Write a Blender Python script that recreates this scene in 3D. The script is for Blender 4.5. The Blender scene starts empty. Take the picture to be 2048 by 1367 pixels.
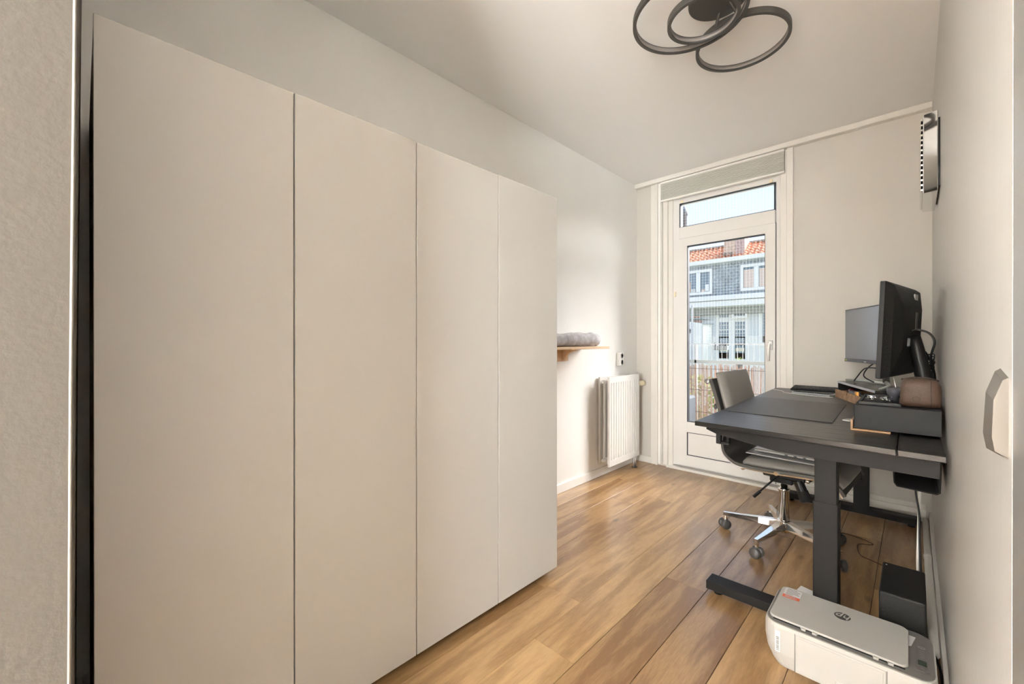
import bpy, bmesh, math, random
from mathutils import Vector, Matrix
random.seed(7)
SC = bpy.context.scene
COL = SC.collection
PI = math.pi

# ---------------------------------------------------------------- camera, world, sun, exposure
CAM_Z = 1.0989
cam_d = bpy.data.cameras.new('camera')
cam_d.sensor_width = 36.0
cam_d.lens = 832.7 / 2048 * 36.0
cam_d.clip_start = 0.01
cam_d.clip_end = 300
cam = bpy.data.objects.new('camera', cam_d)
cam.location = (0, 0, CAM_Z)
cam.rotation_euler = (PI / 2 - 0.0015, 0, 0.7678)
COL.objects.link(cam)
SC.camera = cam

world = bpy.data.worlds.new('sky')
SC.world = world
world.use_nodes = True
wn = world.node_tree
wn.nodes.clear()
w_out = wn.nodes.new('ShaderNodeOutputWorld')
w_bg = wn.nodes.new('ShaderNodeBackground')
w_tc = wn.nodes.new('ShaderNodeTexCoord')
w_sep = wn.nodes.new('ShaderNodeSeparateXYZ')
w_ramp = wn.nodes.new('ShaderNodeValToRGB')
w_ramp.color_ramp.elements[0].position = 0.0
w_ramp.color_ramp.elements[0].color = (0.80, 0.85, 0.91, 1)
w_ramp.color_ramp.elements[1].position = 0.42
w_ramp.color_ramp.elements[1].color = (0.48, 0.65, 0.90, 1)
wn.links.new(w_tc.outputs['Generated'], w_sep.inputs[0])
wn.links.new(w_sep.outputs['Z'], w_ramp.inputs[0])
wn.links.new(w_ramp.outputs[0], w_bg.inputs[0])
wn.links.new(w_bg.outputs[0], w_out.inputs[0])
w_bg.inputs[1].default_value = 0.40

sun_d = bpy.data.lights.new('sun', 'SUN')
sun_d.energy = 4.0
sun_d.angle = math.radians(50)
sun_d.color = (1.0, 0.985, 0.97)
sun = bpy.data.objects.new('sun', sun_d)
sun.rotation_euler = Vector((-0.42, -0.72, -0.54)).to_track_quat('-Z', 'Y').to_euler()
COL.objects.link(sun)

FILL_LIGHT = 16.0           # strength of the glowing fill panel added behind the camera
SC.view_settings.view_transform = 'Standard'
SC.view_settings.look = 'None'
SC.view_settings.gamma = 1.0
SC.view_settings.use_curve_mapping = False
SC.view_settings.exposure = 1.95

# ---------------------------------------------------------------- materials
def mat(name, col, rough=0.6, metal=0.0, bump=0.0, bscale=60.0, var=0.0, vscale=3.0, stretch=(1, 1, 1), coat=0.0, emit=None, spec=0.5):
    m = bpy.data.materials.new(name)
    m.use_nodes = True
    nt = m.node_tree
    b = nt.nodes['Principled BSDF']
    b.inputs['Base Color'].default_value = (*col, 1)
    b.inputs['Roughness'].default_value = rough
    b.inputs['Metallic'].default_value = metal
    b.inputs['Specular IOR Level'].default_value = spec
    b.inputs['Coat Weight'].default_value = coat
    if emit:
        b.inputs['Emission Color'].default_value = (*emit[0], 1)
        b.inputs['Emission Strength'].default_value = emit[1]
    if bump or var:
        tc = nt.nodes.new('ShaderNodeTexCoord')
        mp = nt.nodes.new('ShaderNodeMapping')
        mp.inputs['Scale'].default_value = stretch
        nt.links.new(tc.outputs['Object'], mp.inputs[0])
    if var:
        n = nt.nodes.new('ShaderNodeTexNoise')
        n.inputs['Scale'].default_value = vscale
        n.inputs['Detail'].default_value = 5
        nt.links.new(mp.outputs[0], n.inputs['Vector'])
        r = nt.nodes.new('ShaderNodeValToRGB')
        r.color_ramp.elements[0].position = 0.3
        r.color_ramp.elements[1].position = 0.7
        r.color_ramp.elements[0].color = (*[max(0, c * (1 - var)) for c in col], 1)
        r.color_ramp.elements[1].color = (*[min(1, c * (1 + var)) for c in col], 1)
        nt.links.new(n.outputs[0], r.inputs[0])
        nt.links.new(r.outputs[0], b.inputs['Base Color'])
    if bump:
        n2 = nt.nodes.new('ShaderNodeTexNoise')
        n2.inputs['Scale'].default_value = bscale
        n2.inputs['Detail'].default_value = 4
        nt.links.new(mp.outputs[0], n2.inputs['Vector'])
        bp = nt.nodes.new('ShaderNodeBump')
        bp.inputs['Strength'].default_value = bump
        bp.inputs['Distance'].default_value = 0.01
        nt.links.new(n2.outputs[0], bp.inputs['Height'])
        nt.links.new(bp.outputs[0], b.inputs['Normal'])
    return m

def wood(name, dark, light, rough=0.4, axis='Y', scale=1.0, per_object=0.0, knots=False, bump=0.15, coat=0.0):
    m = bpy.data.materials.new(name)
    m.use_nodes = True
    nt = m.node_tree
    L = nt.links.new
    b = nt.nodes['Principled BSDF']
    b.inputs['Roughness'].default_value = rough
    b.inputs['Coat Weight'].default_value = coat
    b.inputs['Coat Roughness'].default_value = 0.2
    tc = nt.nodes.new('ShaderNodeTexCoord')
    oi = nt.nodes.new('ShaderNodeObjectInfo')
    mul = nt.nodes.new('ShaderNodeMath'); mul.operation = 'MULTIPLY'; mul.inputs[1].default_value = 37.0
    L(oi.outputs['Random'], mul.inputs[0])
    add = nt.nodes.new('ShaderNodeVectorMath'); add.operation = 'ADD'
    cmb = nt.nodes.new('ShaderNodeCombineXYZ')
    L(mul.outputs[0], cmb.inputs[0]); L(mul.outputs[0], cmb.inputs[1])
    L(tc.outputs['Object'], add.inputs[0]); L(cmb.outputs[0], add.inputs[1])
    mp = nt.nodes.new('ShaderNodeMapping')
    s = {'X': (1.0, 9, 9), 'Y': (9, 1.0, 9), 'Z': (9, 9, 1.0)}[axis]
    mp.inputs['Scale'].default_value = tuple(v * scale for v in s)
    L(add.outputs[0], mp.inputs[0])
    n0 = nt.nodes.new('ShaderNodeTexNoise'); n0.inputs['Scale'].default_value = 1.1; n0.inputs['Detail'].default_value = 3
    L(mp.outputs[0], n0.inputs['Vector'])
    rings = nt.nodes.new('ShaderNodeMath'); rings.operation = 'MULTIPLY'; rings.inputs[1].default_value = 24.0
    L(n0.outputs[0], rings.inputs[0])
    sn = nt.nodes.new('ShaderNodeMath'); sn.operation = 'SINE'
    L(rings.outputs[0], sn.inputs[0])
    fine = nt.nodes.new('ShaderNodeTexNoise'); fine.inputs['Scale'].default_value = 22.0; fine.inputs['Detail'].default_value = 6
    L(mp.outputs[0], fine.inputs['Vector'])
    mr = nt.nodes.new('ShaderNodeMapRange')
    mr.inputs['From Min'].default_value = -1; mr.inputs['From Max'].default_value = 1
    mr.inputs['To Min'].default_value = 0.28; mr.inputs['To Max'].default_value = 0.62
    L(sn.outputs[0], mr.inputs[0])
    mx = nt.nodes.new('ShaderNodeMath'); mx.operation = 'ADD'
    f2 = nt.nodes.new('ShaderNodeMath'); f2.operation = 'MULTIPLY_ADD'; f2.inputs[1].default_value = 0.5; f2.inputs[2].default_value = -0.25
    L(fine.outputs[0], f2.inputs[0])
    L(mr.outputs[0], mx.inputs[0]); L(f2.outputs[0], mx.inputs[1])
    po = nt.nodes.new('ShaderNodeMath'); po.operation = 'MULTIPLY_ADD'; po.inputs[1].default_value = per_object; po.inputs[2].default_value = -per_object / 2
    L(oi.outputs['Random'], po.inputs[0])
    mx2 = nt.nodes.new('ShaderNodeMath'); mx2.operation = 'ADD'
    L(mx.outputs[0], mx2.inputs[0]); L(po.outputs[0], mx2.inputs[1])
    ramp = nt.nodes.new('ShaderNodeValToRGB')
    ramp.color_ramp.elements[0].color = (*dark, 1); ramp.color_ramp.elements[0].position = 0.1
    ramp.color_ramp.elements[1].color = (*light, 1); ramp.color_ramp.elements[1].position = 0.85
    L(mx2.outputs[0], ramp.inputs[0])
    colour = ramp.outputs[0]
    if knots:
        mk_ = nt.nodes.new('ShaderNodeMapping'); mk_.inputs['Scale'].default_value = (2.6, 1.1, 1)
        L(add.outputs[0], mk_.inputs[0])
        vo = nt.nodes.new('ShaderNodeTexVoronoi'); vo.inputs['Scale'].default_value = 1.6
        L(mk_.outputs[0], vo.inputs['Vector'])
        kr = nt.nodes.new('ShaderNodeValToRGB')
        kr.color_ramp.elements[0].position = 0.015; kr.color_ramp.elements[0].color = (0.75, 0.75, 0.75, 1)
        kr.color_ramp.elements[1].position = 0.075; kr.color_ramp.elements[1].color = (0, 0, 0, 1)
        L(vo.outputs['Distance'], kr.inputs[0])
        mixc = nt.nodes.new('ShaderNodeMix'); mixc.data_type = 'RGBA'
        L(kr.outputs[0], mixc.inputs[0])
        L(colour, mixc.inputs[6]); mixc.inputs[7].default_value = (*[c * 0.35 for c in dark], 1)
        colour = mixc.outputs[2]
    L(colour, b.inputs['Base Color'])
    if bump:
        bp = nt.nodes.new('ShaderNodeBump'); bp.inputs['Strength'].default_value = bump; bp.inputs['Distance'].default_value = 0.004
        L(mx.outputs[0], bp.inputs['Height']); L(bp.outputs[0], b.inputs['Normal'])
    return m

def glass_mat(name, tint=(1, 1, 1), refl=0.08):
    m = bpy.data.materials.new(name)
    m.use_nodes = True
    nt = m.node_tree
    nt.nodes.clear()
    o = nt.nodes.new('ShaderNodeOutputMaterial')
    t = nt.nodes.new('ShaderNodeBsdfTransparent'); t.inputs[0].default_value = (*tint, 1)
    g = nt.nodes.new('ShaderNodeBsdfGlossy'); g.inputs['Roughness'].default_value = 0.02
    lw = nt.nodes.new('ShaderNodeLayerWeight'); lw.inputs[0].default_value = 0.5
    pw = nt.nodes.new('ShaderNodeMath'); pw.operation = 'POWER'; pw.inputs[1].default_value = 5.0
    ma = nt.nodes.new('ShaderNodeMath'); ma.operation = 'MULTIPLY_ADD'; ma.inputs[1].default_value = 0.94; ma.inputs[2].default_value = 0.04
    mx = nt.nodes.new('ShaderNodeMixShader')
    nt.links.new(lw.outputs['Facing'], pw.inputs[0]); nt.links.new(pw.outputs[0], ma.inputs[0])
    nt.links.new(ma.outputs[0], mx.inputs[0])
    nt.links.new(t.outputs[0], mx.inputs[1]); nt.links.new(g.outputs[0], mx.inputs[2])
    nt.links.new(mx.outputs[0], o.inputs[0])
    return m

M = {}
M['wall'] = mat('wall_paint', (0.92, 0.90, 0.86), 0.75, bump=0.06, bscale=90, var=0.02, vscale=2.5)
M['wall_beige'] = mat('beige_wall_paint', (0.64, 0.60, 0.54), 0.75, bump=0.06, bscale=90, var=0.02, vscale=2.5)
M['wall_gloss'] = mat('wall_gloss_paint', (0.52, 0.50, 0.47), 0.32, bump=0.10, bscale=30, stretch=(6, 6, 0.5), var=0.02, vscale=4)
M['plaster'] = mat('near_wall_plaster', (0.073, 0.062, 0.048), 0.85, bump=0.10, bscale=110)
M['ceiling'] = mat('ceiling_paint', (0.91, 0.895, 0.87), 0.8, bump=0.03, bscale=60)
M['trimw'] = mat('trim_paint', (0.78, 0.74, 0.675), 0.4, bump=0.04, bscale=40)
M['white'] = mat('white_gloss', (0.86, 0.83, 0.78), 0.3)
M['upvc'] = mat('door_plastic', (0.78, 0.75, 0.705), 0.35)
M['bead'] = mat('corner_bead_paint', (0.24, 0.22, 0.19), 0.6)
M['gasket'] = mat('black_gasket', (0.02, 0.022, 0.03), 0.5)
M['floor'] = wood('oak_plank', (0.225, 0.113, 0.041), (0.53, 0.33, 0.15), 0.36, 'Y', 1.0, 0.42, True, 0.10, 0.55)
M['gap'] = mat('plank_gap', (0.09, 0.045, 0.02), 0.9)
M['ward'] = mat('wardrobe_greige', (0.53, 0.505, 0.465), 0.42, var=0.015, vscale=1.5)
M['ward_in'] = mat('wardrobe_carcass', (0.60, 0.53, 0.44), 0.5)
M['dark'] = mat('dark_plinth', (0.10, 0.07, 0.05), 0.8)
M['blackmetal'] = mat('anthracite_metal', (0.014, 0.0128, 0.012), 0.5, bump=0.04, bscale=300, spec=0.2)
M['lampmetal'] = mat('lamp_metal', (0.065, 0.061, 0.053), 0.5)
M['lampglow'] = mat('lamp_diffuser', (0.24, 0.215, 0.20), 0.5)
M['deskwood'] = wood('black_ash', (0.0075, 0.007, 0.0066), (0.021, 0.019, 0.0175), 0.30, 'X', 0.9, 0, False, 0.35, 0.06)
M['deskwood'].node_tree.nodes['Principled BSDF'].inputs['Specular IOR Level'].default_value = 0.38
M['matleather'] = mat('desk_pad_leather', (0.033, 0.027, 0.023), 0.36, bump=0.35, bscale=420)
M['black'] = mat('black_plastic', (0.008, 0.008, 0.0085), 0.4, spec=0.3)
M['blacksoft'] = mat('black_matt', (0.0095, 0.009, 0.009), 0.6, bump=0.15, bscale=180, var=0.15, vscale=12)
M['felt'] = mat('charcoal_felt', (0.008, 0.008, 0.008), 0.95, bump=0.4, bscale=400)
M['screen'] = mat('screen_glass', (0.19, 0.205, 0.23), 0.22, spec=0.9)
M['greybox'] = mat('riser_grey', (0.026, 0.026, 0.027), 0.55, bump=0.05, bscale=250, spec=0.2)
M['greytop'] = mat('riser_top', (0.075, 0.073, 0.068), 0.2)
M['alu'] = mat('aluminium_edge', (0.55, 0.57, 0.60), 0.35, metal=0.7)
M['bamboo'] = wood('bamboo', (0.30, 0.16, 0.07), (0.60, 0.38, 0.21), 0.5, 'X', 2.0)
M['birch'] = wood('birch_shelf', (0.66, 0.42, 0.22), (0.86, 0.63, 0.41), 0.5, 'Y', 1.5)
M['fur'] = mat('grey_plush', (0.56, 0.54, 0.555), 0.95, bump=0.5, bscale=160, var=0.25, vscale=24)
M['rad'] = mat('radiator_enamel', (0.70, 0.675, 0.63), 0.3)
M['ivory'] = mat('ivory_plastic', (0.86, 0.74, 0.52), 0.4)
M['steel'] = mat('brushed_steel', (0.55, 0.54, 0.53), 0.35, metal=0.9)
M['handle'] = mat('satin_nickel', (0.13, 0.115, 0.098), 0.4, metal=0.2)
M['chrome'] = mat('chrome', (0.86, 0.84, 0.82), 0.08, metal=1.0)
M['mirror'] = mat('mirror_silver', (0.80, 0.80, 0.79), 0.04, metal=1.0)
M['leather'] = mat('grey_leather', (0.26, 0.24, 0.215), 0.42, bump=0.25, bscale=350)
M['sling'] = mat('grey_sling', (0.075, 0.068, 0.062), 0.5, bump=0.2, bscale=300)
M['caster'] = mat('caster_grey', (0.075, 0.068, 0.062), 0.4)
M['laptop'] = mat('laptop_silver', (0.52, 0.51, 0.50), 0.35, metal=0.6)
M['papergrey'] = mat('document_sleeve', (0.55, 0.54, 0.53), 0.25)
M['pouch'] = mat('brown_leather', (0.085, 0.049, 0.032), 0.45, bump=0.3, bscale=320)
M['pouchdark'] = mat('brown_stitch', (0.03, 0.016, 0.01), 0.6)
M['print'] = mat('printer_white', (0.45, 0.43, 0.395), 0.45, bump=0.03, bscale=500)
M['printgrey'] = mat('printer_grey', (0.17, 0.16, 0.147), 0.5)
M['logo'] = mat('logo_grey', (0.07, 0.064, 0.056), 0.5)
M['paper'] = mat('white_paper', (0.62, 0.61, 0.60), 0.8)
M['red'] = mat('sticker_red', (0.68, 0.11, 0.05), 0.5)
M['inkgrey'] = mat('ink_grey', (0.22, 0.21, 0.20), 0.7)
M['socketgrey'] = mat('socket_grey', (0.40, 0.385, 0.36), 0.5)
M['lcd'] = mat('lcd_green', (0.055, 0.075, 0.05), 0.3)
M['whitecable'] = mat('white_cable', (0.80, 0.78, 0.74), 0.4)
M['brownwire'] = mat('brown_wire', (0.05, 0.025, 0.015), 0.6)
M['glass'] = glass_mat('pane_glass')
M['blind'] = mat('pleated_fabric', (0.62, 0.60, 0.54), 0.85)
M['maroon'] = mat('maroon_case', (0.14, 0.02, 0.025), 0.25)
M['brush'] = mat('grey_bristle', (0.25, 0.26, 0.25), 0.9, bump=0.8, bscale=500)
M['orange'] = mat('orange_plastic', (0.85, 0.40, 0.08), 0.4)
M['cup'] = mat('grey_cup', (0.085, 0.085, 0.10), 0.5)
# outdoors
M['ext_white'] = mat('white_render', (0.92, 0.90, 0.86), 0.8, var=0.02, vscale=2)
M['ext_pale'] = mat('pale_blue_render', (0.74, 0.76, 0.77), 0.8, var=0.02, vscale=2)
M['slate'] = mat('slate', (0.36, 0.40, 0.42), 0.7, var=0.25, vscale=2.2)
M['tile'] = mat('orange_roof_tile', (0.72, 0.29, 0.15), 0.75, var=0.3, vscale=6)
M['ridge'] = mat('ridge_tile', (0.32, 0.27, 0.24), 0.8)
M['brickpale'] = mat('chimney_brick', (0.68, 0.46, 0.34), 0.85, var=0.15, vscale=9)
M['brick'] = mat('red_brick', (0.42, 0.21, 0.15), 0.85, var=0.3, vscale=14)
M['mortar'] = mat('mortar', (0.6, 0.56, 0.52), 0.9)
M['extglass'] = mat('far_window_glass', (0.20, 0.27, 0.33), 0.12, spec=0.8)
M['peach'] = mat('peach_blind', (0.80, 0.62, 0.52), 0.8)
M['rail'] = mat('galvanised_rail', (0.50, 0.50, 0.49), 0.5, metal=0.3)
M['railw'] = mat('pale_rail', (0.36, 0.37, 0.34), 0.5)
M['reed'] = mat('reed', (0.44, 0.30, 0.23), 0.85, var=0.4, vscale=45, stretch=(6, 6, 0.4))
M['net'] = mat('cat_net', (0.75, 0.75, 0.72), 0.8)
M['planter'] = mat('slate_planter', (0.16, 0.18, 0.20), 0.6)
M['leaf'] = mat('leaf_green', (0.32, 0.40, 0.08), 0.7, var=0.3, vscale=30)
M['garden'] = mat('garden_ground', (0.22, 0.26, 0.16), 0.9, var=0.3, vscale=0.6)
M['concrete'] = mat('balcony_concrete', (0.45, 0.44, 0.42), 0.9, var=0.1, vscale=3)
M['fill_pane'] = mat('added_fill_pane', (0.8, 0.82, 0.84), 0.6, emit=((0.94, 0.975, 1.0), FILL_LIGHT))  # emits by itself; added fill for the room

# ---------------------------------------------------------------- helpers
def props(o, label=None, cat=None, group=None, kind=None):
    if label: o['label'] = label
    if cat: o['category'] = cat
    if group: o['group'] = group
    if kind: o['kind'] = kind
    return o

def thing(name, label, cat, loc=(0, 0, 0), group=None, kind=None):
    e = bpy.data.objects.new(name, None)
    e.location = loc
    e.empty_display_size = 0.05
    COL.objects.link(e)
    return props(e, label, cat, group, kind)

def link(name, me, m, parent=None):
    o = bpy.data.objects.new(name, me)
    COL.objects.link(o)
    if m is not None:
        me.materials.clear()
        me.materials.append(M[m] if isinstance(m, str) else m)
    if parent is not None:
        o.parent = parent
        if parent.type == 'EMPTY':
            o.matrix_parent_inverse = Matrix.Translation(-Vector(parent.location))
    return o

def mesh(name, verts, faces, m, parent=None, smooth=False, tf=None):
    me = bpy.data.meshes.new(name)
    if tf is not None:
        verts = [tf @ Vector(v) for v in verts]
    me.from_pydata([tuple(v) for v in verts], [], faces)
    bm = bmesh.new(); bm.from_mesh(me)
    bmesh.ops.recalc_face_normals(bm, faces=bm.faces)
    bm.to_mesh(me); bm.free()
    if smooth:
        for p in me.polygons: p.use_smooth = True
    return link(name, me, m, parent)

def finish(bm, name, m, parent, bevel=0.0, seg=2, smooth=False, tf=None):
    bmesh.ops.recalc_face_normals(bm, faces=bm.faces)
    if bevel > 0:
        bmesh.ops.bevel(bm, geom=list(bm.edges), offset=bevel, segments=seg, profile=0.5, affect='EDGES')
    if tf is not None:
        bmesh.ops.transform(bm, matrix=tf, verts=bm.verts)
    me = bpy.data.meshes.new(name)
    bm.to_mesh(me); bm.free()
    if smooth:
        for p in me.polygons: p.use_smooth = True
    return link(name, me, m, parent)

def addbox(bm, x0, x1, y0, y1, z0, z1):
    vs = [bm.verts.new(p) for p in [(x0, y0, z0), (x1, y0, z0), (x1, y1, z0), (x0, y1, z0), (x0, y0, z1), (x1, y0, z1), (x1, y1, z1), (x0, y1, z1)]]
    for f in [(0, 3, 2, 1), (4, 5, 6, 7), (0, 1, 5, 4), (1, 2, 6, 5), (2, 3, 7, 6), (3, 0, 4, 7)]:
        bm.faces.new([vs[i] for i in f])

def box(name, x0, x1, y0, y1, z0, z1, m, parent=None, bevel=0.0, seg=2, tf=None, smooth=False):
    bm = bmesh.new()
    addbox(bm, x0, x1, y0, y1, z0, z1)
    return finish(bm, name, m, parent, bevel, seg, smooth, tf)

def boxes(name, lst, m, parent=None, tf=None, bevel=0.0):
    bm = bmesh.new()
    for b in lst: addbox(bm, *b)
    return finish(bm, name, m, parent, bevel, 1, False, tf)

def prism(name, poly, z0, z1, m, parent=None, bevel=0.0, seg=2, tf=None, smooth=False):
    """polygon in xy pulled up from z0 to z1"""
    bm = bmesh.new()
    a = [bm.verts.new((x, y, z0)) for x, y in poly]
    b = [bm.verts.new((x, y, z1)) for x, y in poly]
    n = len(poly)
    bm.faces.new(a); bm.faces.new(b)
    for i in range(n):
        bm.faces.new([a[i], a[(i + 1) % n], b[(i + 1) % n], b[i]])
    return finish(bm, name, m, parent, bevel, seg, smooth, tf)

def rrect(x0, x1, y0, y1, r, n=5):
    out = []
    for cx, cy, a0 in [(x1 - r, y1 - r, 0), (x0 + r, y1 - r, 90), (x0 + r, y0 + r, 180), (x1 - r, y0 + r, 270)]:
        for i in range(n + 1):
            a = math.radians(a0 + 90 * i / n)
            out.append((cx + r * math.cos(a), cy + r * math.sin(a)))
    return out

def spline(pts, n=8):
    pts = [Vector(p) for p in pts]
    out = []
    P = [pts[0]] + pts + [pts[-1]]
    for i in range(1, len(P) - 2):
        for k in range(n):
            t = k / n
            a, b, c, d = P[i - 1], P[i], P[i + 1], P[i + 2]
            out.append(0.5 * ((2 * b) + (c - a) * t + (2 * a - 5 * b + 4 * c - d) * t * t + (3 * b - a - 3 * c + d) * t ** 3))
    out.append(pts[-1])
    return out

def tube_geo(pts, r, n=8, closed=False):
    pts = [Vector(p) for p in pts]
    V, F = [], []
    N = len(pts)
    up = Vector((0.13, 0.21, 0.97)).normalized()
    prev = None
    for i, p in enumerate(pts):
        if closed:
            t = (pts[(i + 1) % N] - pts[i - 1])
        else:
            t = pts[min(i + 1, N - 1)] - pts[max(i - 1, 0)]
        t = t.normalized() if t.length > 1e-9 else Vector((0, 0, 1))
        if prev is None:
            a = t.cross(up)
            if a.length < 1e-3: a = t.cross(Vector((1, 0, 0)))
        else:
            a = prev - t * prev.dot(t)
        a.normalize(); prev = a
        b = t.cross(a)
        rr = r[i] if isinstance(r, (list, tuple)) else r
        for k in range(n):
            an = 2 * PI * k / n
            V.append(p + (a * math.cos(an) + b * math.sin(an)) * rr)
    M_ = N if closed else N - 1
    for i in range(M_):
        for k in range(n):
            j = (i + 1) % N
            F.append((i * n + k, i * n + (k + 1) % n, j * n + (k + 1) % n, j * n + k))
    if not closed:
        F.append(tuple(range(n - 1, -1, -1)))
        F.append(tuple((N - 1) * n + k for k in range(n)))
    return V, F

def tube(name, pts, r, m, parent=None, n=8, closed=False, tf=None, sm=0):
    if sm: pts = spline(pts, sm)
    V, F = tube_geo(pts, r, n, closed)
    return mesh(name, V, F, m, parent, True, tf)

def cyl(name, a, b, r, m, parent=None, n=20, r2=None, tf=None, smooth=False):
    V, F = tube_geo([a, b], [r, r if r2 is None else r2], n)
    return mesh(name, V, F, m, parent, smooth, tf)

def lathe(name, prof, loc, m, parent=None, n=28, axis='Z', tf=None, smooth=True):
    V, F = [], []
    for r, h in prof:
        for k in range(n):
            a = 2 * PI * k / n
            c, s = r * math.cos(a), r * math.sin(a)
            p = {'Z': (c, s, h), 'Y': (c, h, s), 'X': (h, c, s)}[axis]
            V.append(Vector(p) + Vector(loc))
    for i in range(len(prof) - 1):
        for k in range(n):
            F.append((i * n + k, i * n + (k + 1) % n, (i + 1) * n + (k + 1) % n, (i + 1) * n + k))
    F.append(tuple(range(n))); F.append(tuple((len(prof) - 1) * n + k for k in range(n)))
    return mesh(name, V, F, m, parent, smooth, tf)

def ribbon(name, prof, y0, y1, th, m, parent=None, tf=None, smooth=True):
    """sheet following a profile in xz, with thickness, from y0 to y1"""
    P = [Vector((p[0], 0, p[1])) for p in prof]
    N = len(P)
    V, F = [], []
    for i, p in enumerate(P):
        t = (P[min(i + 1, N - 1)] - P[max(i - 1, 0)]).normalized()
        nrm = Vector((-t.z, 0, t.x))
        for s, y in ((0, y0), (0, y1), (1, y1), (1, y0)):
            V.append((p.x + nrm.x * th * s, y, p.z + nrm.z * th * s))
    for i in range(N - 1):
        for k in range(4):
            F.append((i * 4 + k, i * 4 + (k + 1) % 4, (i + 1) * 4 + (k + 1) % 4, (i + 1) * 4 + k))
    F.append((0, 1, 2, 3)); F.append(tuple((N - 1) * 4 + k for k in range(4)))
    return mesh(name, V, F, m, parent, False, tf)

def text(name, s, size, m, parent, tf, extrude=0.0003):
    cu = bpy.data.curves.new(name, 'FONT')
    cu.body = s; cu.size = size; cu.extrude = extrude
    cu.align_x = 'CENTER'; cu.align_y = 'CENTER'
    to = bpy.data.objects.new(name, cu)
    COL.objects.link(to)
    bpy.context.view_layer.update()
    me = bpy.data.meshes.new_from_object(to)
    bpy.data.objects.remove(to)
    me.transform(tf)
    return link(name, me, m, parent)

def struct(o, label=None):
    o['kind'] = 'structure'
    if label: o['label'] = label
    return o

def rotz(deg, at=(0, 0, 0)):
    return Matrix.Translation(Vector(at)) @ Matrix.Rotation(math.radians(deg), 4, 'Z')

# ---------------------------------------------------------------- room shell
XL, XR, YB, HC = -1.85, 0.079, 3.582, 2.536
WT = 0.22                          # outer wall thickness
OX0, OX1, OZ1 = -1.604, -0.667, 2.505   # opening of the balcony door
HY = -3.8                          # end of the hall behind the camera

struct(box('wall_left', XL - 0.12, XL, -0.15, YB + WT, -0.02, HC, 'wall'))
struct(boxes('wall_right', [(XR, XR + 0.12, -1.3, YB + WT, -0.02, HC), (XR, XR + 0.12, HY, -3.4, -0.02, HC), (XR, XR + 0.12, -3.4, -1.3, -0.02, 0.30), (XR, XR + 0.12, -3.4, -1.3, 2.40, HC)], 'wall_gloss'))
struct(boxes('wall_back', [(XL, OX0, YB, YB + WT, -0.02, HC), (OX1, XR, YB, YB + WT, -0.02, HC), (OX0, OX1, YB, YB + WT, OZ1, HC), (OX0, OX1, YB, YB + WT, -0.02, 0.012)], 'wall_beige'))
struct(box('ceiling', XL - 0.12, XR + 0.12, HY - 0.1, YB + WT, HC, HC + 0.12, 'ceiling'))
# front wall beside the doorway; the old wall leans a little
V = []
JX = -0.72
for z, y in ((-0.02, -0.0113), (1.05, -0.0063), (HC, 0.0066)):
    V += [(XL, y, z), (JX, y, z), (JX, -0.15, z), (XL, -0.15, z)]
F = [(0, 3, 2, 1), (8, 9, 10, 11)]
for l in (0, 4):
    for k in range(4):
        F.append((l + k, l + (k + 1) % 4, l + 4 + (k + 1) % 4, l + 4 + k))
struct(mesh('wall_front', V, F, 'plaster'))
tube('corner_bead', [(JX, -0.0133, 0.0), (JX, -0.0083, 1.05), (JX, 0.0044, HC - 0.002)], 0.0016, 'bead', bpy.data.objects['wall_front'], 6)
# hall behind the doorway
struct(box('wall_hall_side', -1.75, -1.65, HY, -0.15, -0.02, HC, 'wall'))
struct(box('wall_hall_end', -1.75, XR, HY - 0.1, HY, -0.02, HC, 'wall'))
WA, WB = -3.4, -1.3
HW = thing('fill_panel_1', 'added glowing fill panel framed like a hall window', None, (XR, -2.3, 0.3)); HW['kind'] = 'structure'  # unseen light source added to brighten the room from the hall
boxes('fill_panel_frame', [(XR + 0.02, XR + 0.08, WA, WA + 0.06, 0.30, 2.40), (XR + 0.02, XR + 0.08, WB - 0.06, WB, 0.30, 2.40), (XR + 0.02, XR + 0.08, -2.38, -2.32, 0.36, 2.34), (XR + 0.02, XR + 0.08, WA + 0.06, WB - 0.06, 0.30, 0.36), (XR + 0.02, XR + 0.08, WA + 0.06, WB - 0.06, 2.34, 2.40)], 'white', HW)
for ya, yb in ((WA + 0.06, -2.38), (-2.32, WB - 0.06)):
    box('glowing_pane', XR + 0.045, XR + 0.055, ya, yb, 0.36, 2.34, 'fill_pane', HW)

# ---------------------------------------------------------------- floor planks
struct(box('floor', XL - 0.12, XR + 0.12, HY - 0.1, YB + 0.03, -0.03, -0.004, 'gap'))
FL = bpy.data.objects['floor']
PW = 0.1765
edges = [-0.48 + PW * k for k in range(-9, 5)]
joints = {-1.186: [-0.7, 1.46, 3.1], -1.0095: [-1.2, 1.167, 3.3], -0.833: [-0.4, 1.9, 3.5], -0.6565: [-1.3, 0.75, 2.75], -0.48: [0.2, 2.05], -0.3035: [-0.6, 1.25, 3.05], -0.127: [0.7, 2.45], 0.0495: [-0.9, 1.6]}
for i in range(len(edges) - 1):
    x0, x1 = max(edges[i], XL - 0.02), min(edges[i + 1], XR + 0.01)
    if x1 - x0 < 0.005: continue
    js = next((v for k, v in joints.items() if abs(k - edges[i]) < 0.01), [-1.0 + 0.37 * i % 1.3, 0.9 + 0.41 * i % 1.1, 2.6 + 0.2 * (i % 3)])
    ys = [HY] + sorted(js) + [YB + 0.02]
    g = 0.0011 if x0 > -0.9 else 0.0004
    for a, b in zip(ys[:-1], ys[1:]):
        box('plank', x0 + g, x1 - g, a + 0.0005, b - 0.0005, -0.012, random.uniform(-0.0006, 0.0), 'floor', FL, 0.0012 if g > 0.001 else 0.0005, 1)

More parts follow.
